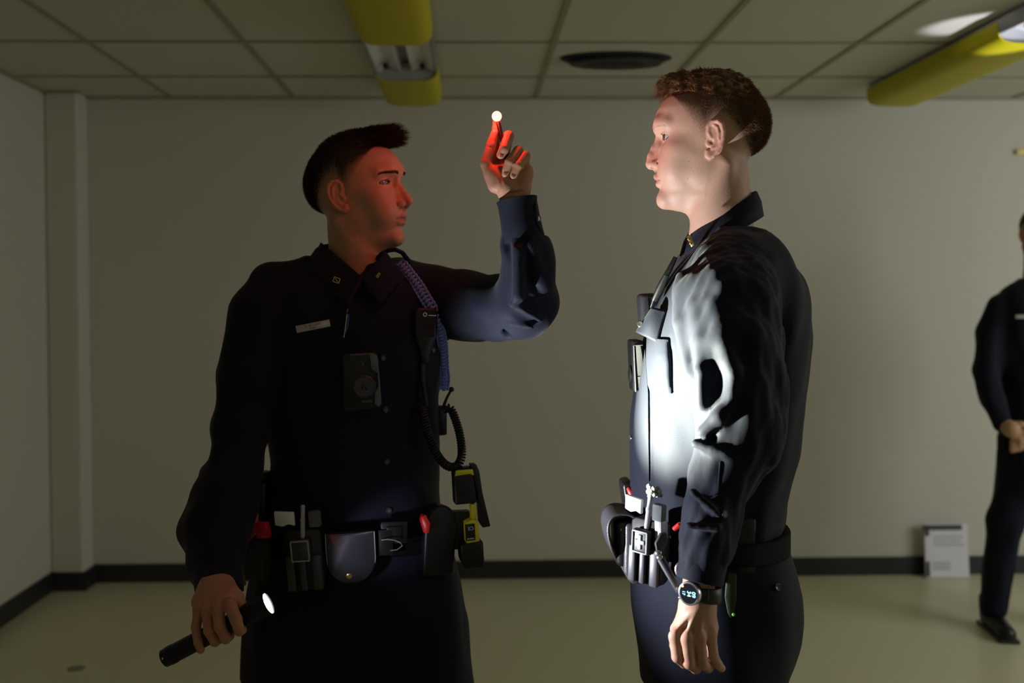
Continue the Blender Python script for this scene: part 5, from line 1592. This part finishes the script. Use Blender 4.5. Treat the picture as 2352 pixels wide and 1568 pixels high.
# pouch with its flap open at the front of the belt
root = empty('open_pouch', pix(1440, 1328, 1.80), 'black leather pouch on the front of the belt, its stiff flap standing open', 'pouch')
prof = [(1456, 1186), (1440, 1178), (1420, 1177), (1404, 1184), (1396, 1200), (1396, 1222), (1402, 1248), (1412, 1272), (1424, 1288)]
pw = np.array([pix(x, y, 1.78) for x, y in prof]); pw = spline(pw, 6)
V = []; F = []; nY = 10
T = np.gradient(pw, axis=0); T /= np.linalg.norm(T, axis=1, keepdims=True); nn_ = np.cross(T, [0, 1, 0])
for s_ in (0, 1):
    for i, p in enumerate(pw):
        e = i / (len(pw) - 1); hw = .044 * (1 - max(0, (e - .72) / .28) ** 2 * .75)
        for k in range(nY + 1):
            a = -1 + 2 * k / nY; V.append(p + np.array((0, .02 + a * hw, 0)) + nn_[i] * (s_ * .0045) + nn_[i] * (-.004 * a * a))
w = nY + 1; N = len(pw) * w
for i in range(len(pw) - 1):
    for k in range(nY): a = i * w + k; F += [(a, a + 1, a + w + 1, a + w), (N + a, N + a + w, N + a + w + 1, N + a + 1)]
rim = list(range(w)) + [i * w + nY for i in range(1, len(pw))] + [(len(pw) - 1) * w + k for k in range(nY - 1, -1, -1)] + [i * w for i in range(len(pw) - 2, 0, -1)]
for k in range(len(rim)): a, c = rim[k], rim[(k + 1) % len(rim)]; F.append((a, c, N + c, N + a))
M_leatherg = mat('scuffed_leather', (.045, .042, .050), .45, bump=.5, bscale=300)
fo = make('pouch_flap', np.array(V), F, M_leatherg, root)
bm = bmesh.new(); bm.from_mesh(fo.data); bmesh.ops.recalc_face_normals(bm, faces=bm.faces); bm.to_mesh(fo.data); bm.free()
b = MB(); b.prism([(-.016, .070), (.018, .072), (.020, -.034), (.012, -.040), (-.004, -.040), (-.018, -.020)], -.042, .044, pf(1448, 1278, 1.80, 0), bev=.007, seg=3); b.out('pouch_body', M_leatherg, root)
b = MB(); b.box((0, 0, 0), (.046, .070, .085), pf(1437, 1238, 1.80, 0, 3), bev=.010, seg=3); b.out('pouch_core', M_leather, root)
b = MB(); b.ball(pix(1426, 1216, 1.765), (.0018, .003, .003)); b.out('snap', M_gold, root)

root = empty('magazine_pouch', pix(1445, 1200, 1.86), 'upright black holder with a red tip behind the open leather pouch', 'pouch')
b = MB(); b.prism([(-.009, .030), (-.006, .036), (.008, .038), (.012, .030), (.014, -.040), (-.002, -.040)], -.03, .03, pf(1438, 1145, 1.87, 0, 3), bev=.005, seg=3); b.out('holder', M_leather, root)
b = MB(); b.tube([pix(1443, 1120, 1.83), pix(1449, 1130, 1.825), pix(1453, 1142, 1.825)], [.004, .006, .0045], 10); b.out('red_tip', M_red, root)

rt, M = tourniquet_holder(1493, 1236, 1.665, -46, -3, 'brightly lit tourniquet holder with a raised cross, below the lit shirt front', True, True)
b = MB()
rg = np.random.RandomState(2)
for _ in range(46):
    q = M @ Vector((rg.uniform(.006, .022), rg.uniform(-.022, .002), rg.uniform(.080, .098))); b.ball(q, rg.uniform(.003, .0055), None, 8, 6)
b.out('frayed_strap_end', mat('frayed_webbing', (.20, .21, .20), .8, bump=1.0, bscale=900), rt)
b = MB(); b.prism([(.020, .040), (.036, .040), (.038, .008), (.030, .012), (.024, .006)], -.016, .004, M, bev=.002); b.out('side_clip', M_rod, rt)

root = empty('hinged_tool', pix(1558, 1353, 1.60), 'grey black hinged tool hanging from the belt beside the lit cross holder', 'tool')
b = MB(); b.prism([(-.006, -.016), (-.009, .000), (.000, .016), (.010, .017), (.014, .008), (.004, -.016)], -.004, .004, pf(1516, 1246, 1.615, 10), bev=.002); b.out('upper_blade', M_gplast, root)
b = MB(); b.ball(pix(1512, 1270, 1.610), (.006, .006, .006)); b.ball(pix(1515, 1279, 1.610), (.0055, .006, .0055)); b.out('hinge', mat('worn_steel', (.35, .35, .38), .3, metal=.8), root)
b = MB(); b.tube([pix(1518, 1283, 1.610), pix(1536, 1315, 1.600), pix(1550, 1340, 1.592), pix(1560, 1358, 1.588)], [.0065, .0062, .0055, .005], 10, flat=.7); b.out('lower_arm', M_gplast, root)
b = MB(); b.tube([pix(1560 + 8 * math.cos(a), 1308 + 15 * math.sin(a), 1.615) for a in np.linspace(0, 2 * math.pi, 20)], .0016, 6, cap=False); b.out('ring', M_silver, root)
root = empty('key_tag', pix(1560, 1222, 1.60), 'small bright red plastic tag on the belt, in front of the hanging forearm', 'tag')
b = MB(); b.tube([pix(1548, 1215, 1.60), pix(1560, 1206, 1.595), pix(1574, 1204, 1.595), pix(1579, 1206, 1.597)], [.004, .0052, .005, .004], 10); b.out('tag_arm', M_red, root)
b = MB(); b.tube([pix(1573, 1188, 1.597), pix(1577, 1194, 1.595), pix(1581, 1208, 1.595)], [.0035, .0055, .004], 10, flat=.7); b.out('tag_head', M_red, root)

# holster and straps on the near hip, dark
root = empty('holster', pix(1700, 1350, 1.66), 'dark holster strap hanging at the near hip behind the wrist watch', 'holster')
b = MB(); b.box((0, 0, 0), (.034, .016, .12), pf(1712, 1270, 1.668, 12), bev=.005); b.out('holster_strap', M_leather, root)
b = MB(); b.prism([(-.010, .040), (.006, .040), (.010, .0), (.008, -.030), (.004, -.036), (-.002, -.028), (-.010, 0)], -.006, .006, pf(1677, 1370, 1.652, 0, -6), bev=.003); b.out('olive_tab', mat('olive_tab', (.014, .022, .006), .6), root)
b = MB(); b.ball(pix(1685, 1411, 1.645), (.003, .003, .003)); b.out('green_tip', mat('green_tip', (.12, .30, .04), .5), root)

# wrist watch
wc = pix(1585, 1362, 1.528); Rw = frame(wc, (.74, -.67, .0), (.06, 0, 1)); Mw = Rw       # local x along the face, z up
nw = np.array(Mw.to_3x3() @ Vector((0, -1, 0)))
if nw[1] > 0: nw = -nw
nw = np.array((-.68, -.73, .02)); nw /= np.linalg.norm(nw)
xz = Vector((0, 0, 1)) - Vector(nw) * nw[2]; xz.normalize(); yy = -Vector(nw); xx = yy.cross(xz)
Mw = Matrix((xx, yy, xz)).transposed().to_4x4(); Mw.translation = Vector(wc)
root = empty('wrist_watch', wc - np.array((0, 0, .02)), 'round smart watch with a steel bezel, black strap and glowing digits on the wrist', 'watch')
b = MB(); b.lathe([(.0165, -.006), (.0185, -.004), (.0190, .001), (.0185, .004), (.0162, .0052), (.0155, .0040)], wc, nw, 48, cap=False); b.out('bezel', M_silver, root)
b = MB(); b.lathe([(.0188, -.006), (.0158, -.0065), (.0158, .0038), (.0005, .0040)], wc, nw, 48, cap=False); b.out('watch_face', mat('watch_glass', (.006, .007, .010), .10, spec=.7), root)
M_dig = mat('watch_digits', (.3, .8, .9), .4, emit=(.42, .85, 1.0), estr=1.1)
for i, sx in enumerate(('09', '34', '17')):
    text('digits', sx, Mw @ Matrix.Translation((.0085 - .0082 * i - (.001 if i == 2 else 0), -.0044, .0000)) @ Matrix.Rotation(math.radians(90), 4, 'Y'), .0092 if i < 2 else .0070, M_dig, root, depth=.0002)
b = MB(); b.ball(Mw @ Vector((-.0105, -.0046, .0100)), (.0016, .0010, .0016)); b.out('orange_light', mat('orange_light', (1, .6, .2), .4, emit=(1.0, .55, .18), estr=2.5), root)
b = MB(); b.lathe([(.0022, 0), (.0030, .001), (.0030, .004), (.002, .005)], Mw @ Vector((-.0190, 0, .003)), Mw.to_3x3() @ Vector((-1, 0, 0)), 16); b.lathe([(.0018, 0), (.0026, .001), (.0026, .003), (.002, .004)], Mw @ Vector((-.016, 0, -.009)), Mw.to_3x3() @ Vector((-.87, 0, -.5)), 16); b.out('crown', M_silver, root)
# strap round the wrist
cw = pix(1614, 1358, 1.561); V = []; F = []; n = 44
for i in range(n):
    a = 2 * math.pi * i / n; ca_, sa = math.cos(a), math.sin(a)
    for (r, z) in ((.0275, -.0125), (.0295, -.0115), (.0295, .0115), (.0275, .0125)):
        zz = z * (1.0) - .0035 * ca_; V.append(cw + np.array((ca_ * r * 1.02, sa * r * .98, zz)))
for i in range(n):
    for k in range(4): a, c = i * 4 + k, ((i + 1) % n) * 4; F.append((a, i * 4 + (k + 1) % 4, c + (k + 1) % 4, c + k))
make('strap', np.array(V), F, M_rubber, root)
b = MB(); b.box((0, 0, 0), (.0016, .0012, .022), pf(1627, 1362, 1.529, 10), bev=.0004); b.out('strap_keeper', mat('olive_keeper', (.10, .12, .05), .5), root)
# ======================= distant officer at the right edge
Y3 = 4.16
def X3(px): return pix(px, 800, Y3)[0]
def Z3(py): return pix(2350, py, Y3)[2]
xc = X3(2392)
t3 = dense([(Z3(1015), xc, Y3, .165, .12), (Z3(960), xc, Y3, .165, .12), (Z3(860), xc, Y3, .175, .125), (Z3(760), xc, Y3, .19, .125), (Z3(700), xc, Y3, .20, .12), (Z3(665), xc, Y3, .17, .10), (Z3(640), xc, Y3, .09, .07)])
a3 = [pix(2296, 704, Y3), pix(2274, 765, Y3), pix(2266, 850, Y3 - .02), pix(2280, 920, Y3 - .07), pix(2302, 972, Y3 - .13)]
h3 = pix(2322, 985, Y3 - .17)
a3b = [np.array((2 * xc - p[0], p[1], p[2])) for p in a3[:4]] + [h3 + np.array((.125, .012, .0))]
def shirt3_f(P):
    f = loft(P, t3, n=2.3); f = smin(f, chain(P, a3, [.050, .054, .052, .047, .038], .02), .03); f = smin(f, chain(P, a3b, [.050, .054, .052, .047, .038], .02), .03)
    return f + noise(P, .09, 71) * .005
def trous3_f(P):
    g = loft(P, [(Z3(1130), xc, Y3, .165, .12), (Z3(1060), xc, Y3, .175, .12), (Z3(1000), xc, Y3, .165, .12)], n=2.3)
    for s in (-1, 1):
        a = rc(P, (xc + s * .085, Y3, Z3(1090)), (xc + s * .150, Y3, .47), .088, .068); a = smin(a, rc(P, (xc + s * .150, Y3, .47), (xc + s * .185, Y3 + .02, .10), .068, .056), .03)
        g = smin(g, smax(a, .05 - P[:, 2], .004), .02)
    return g + noise(P, .07, 72, stretch=(1, 1, .4)) * .005
h3 = pix(2322, 985, Y3 - .17)
def body3_f(P):
    ctr = np.array((xc, Y3 - .01, Z3(545)))
    f = rc(P, ctr + np.array((0, .012, -.06)), (xc, Y3 + .01, Z3(665)), .050, .058)
    f = smin(f, rc(P, (xc, Y3, Z3(680)), (xc, Y3, Z3(1000)), .07, .08), .03)
    f = smin(f, rc(P, a3[-1], h3, .027, .034), .02)
    for k, (dx, dz) in enumerate(((.058, -.030), (.062, -.052), (.050, -.070), (.030, -.080))):
        f = smin(f, chain(P, [h3 + np.array((.012, 0, -.01 - .008 * k)), h3 + np.array((.012 + dx * .6, -.012, dz * .5)), h3 + np.array((dx + .012, .012, dz))], [.014, .0105, .009], .004), .006)
    f = smin(f, chain(P, [h3 + np.array((0, .01, .015)), h3 + np.array((.035, -.01, .022)), h3 + np.array((.062, -.012, .008))], [.015, .012, .010], .005), .006)
    w3 = a3b[-1]; f = smin(f, rc(P, w3, h3 + np.array((.075, .010, -.010)), .026, .033), .02)      # the other hand, laid under the first
    for k in range(4): f = smin(f, chain(P, [h3 + np.array((.070, .0, -.02 - .010 * k)), h3 + np.array((.040, .004, -.045 - .012 * k)), h3 + np.array((.010, .010, -.055 - .012 * k))], [.014, .0105, .009], .004), .006)
    for s in (-1, 1): f = smin(f, chain(P, [(xc + s * .085, Y3, .8), (xc + s * .15, Y3, .47), (xc + s * .185, Y3 + .02, .08)], [.05, .04, .03], .02), .02)
    return f
V, Q = implicit(body3_f, (xc - .36, Y3 - .30, .05), (xc + .36, Y3 + .20, Z3(560)), .0045)
c3_ = HeadCfg(); c3_.stache = 0.0; c3_.stachec = (.2, .1, .05)
HM3 = Matrix.Translation(Vector((xc, Y3 + .012, Z3(540)))) @ Matrix.Rotation(math.radians(180), 4, 'Z')
V, Q, C_ = join([head_mesh(c3_, HM3, (.50, .29, .19), (.03, .02, .012), .045, (.40, .15, .12), 15, h=.0026), (V, Q, np.tile(np.array((.50, .29, .17)), (len(V), 1)))])
p3 = make('person', V, Q, M_skin, cols=C_, origin=(xc, Y3, 0)); p3['_n'] = 3
eyeballs(p3, HM3, c3_, (.08, .05, .03)); brows(p3, HM3, M_hair1, 1.0, seed=5)
setp(p3, 'distant person in dark uniform and boots at the edge of the frame, hands held together', 'person')
cloth('shirt', shirt3_f, (xc - .40, Y3 - .30, Z3(1020)), (xc + .40, Y3 + .20, Z3(610)), .008, M_shirt, p3)
cloth('trousers', trous3_f, (xc - .32, Y3 - .2, .03), (xc + .32, Y3 + .2, Z3(995)), .009, M_trouser, p3)
for s in (-1, 1): shoe(p3, (xc + s * .185, Y3 + .02), math.radians(180 + 8 * s), M_leather)
def hair3(P):
    Q = ab(P); f = ell(Q, (0, -.003, .042), (.075, .101, .086)) + noise(P, .012, 75) * .0015
    return smax(f, np.interp(Q[:, 1], [-.11, -.09, -.06, 0, .03, .06, .09], [.0, .01, .030, .050, .066, .082, .091]).astype(np.float32) - Q[:, 2], .006)
V, Q = implicit(hair3, (-.09, -.115, -.02), (.09, .115, .14), .004); make('hair', to_world(HM3, V), Q, M_hair1, p3)
b = MB(); b.box((0, 0, 0), (.070, .006, .016), pf(2352, 727, Y3 - .145, 0, 0), bev=.001)
setp(b.out('name_plate', mat('dim_plate', (.30, .33, .28), .4), None), 'pale name plate on the chest of the distant person at the frame edge', 'name plate')
b = MB(); b.lathe([(.170, -.025), (.174, -.025), (.174, .025), (.170, .025)], (xc, Y3, Z3(1015)), (0, 0, 1), 40, cap=False)
b.v = [(v[0], Y3 + (v[1] - Y3) * .76, v[2]) for v in b.v]
setp(b.out('duty_belt', M_grip, None), 'black belt round the waist of the distant person', 'belt')
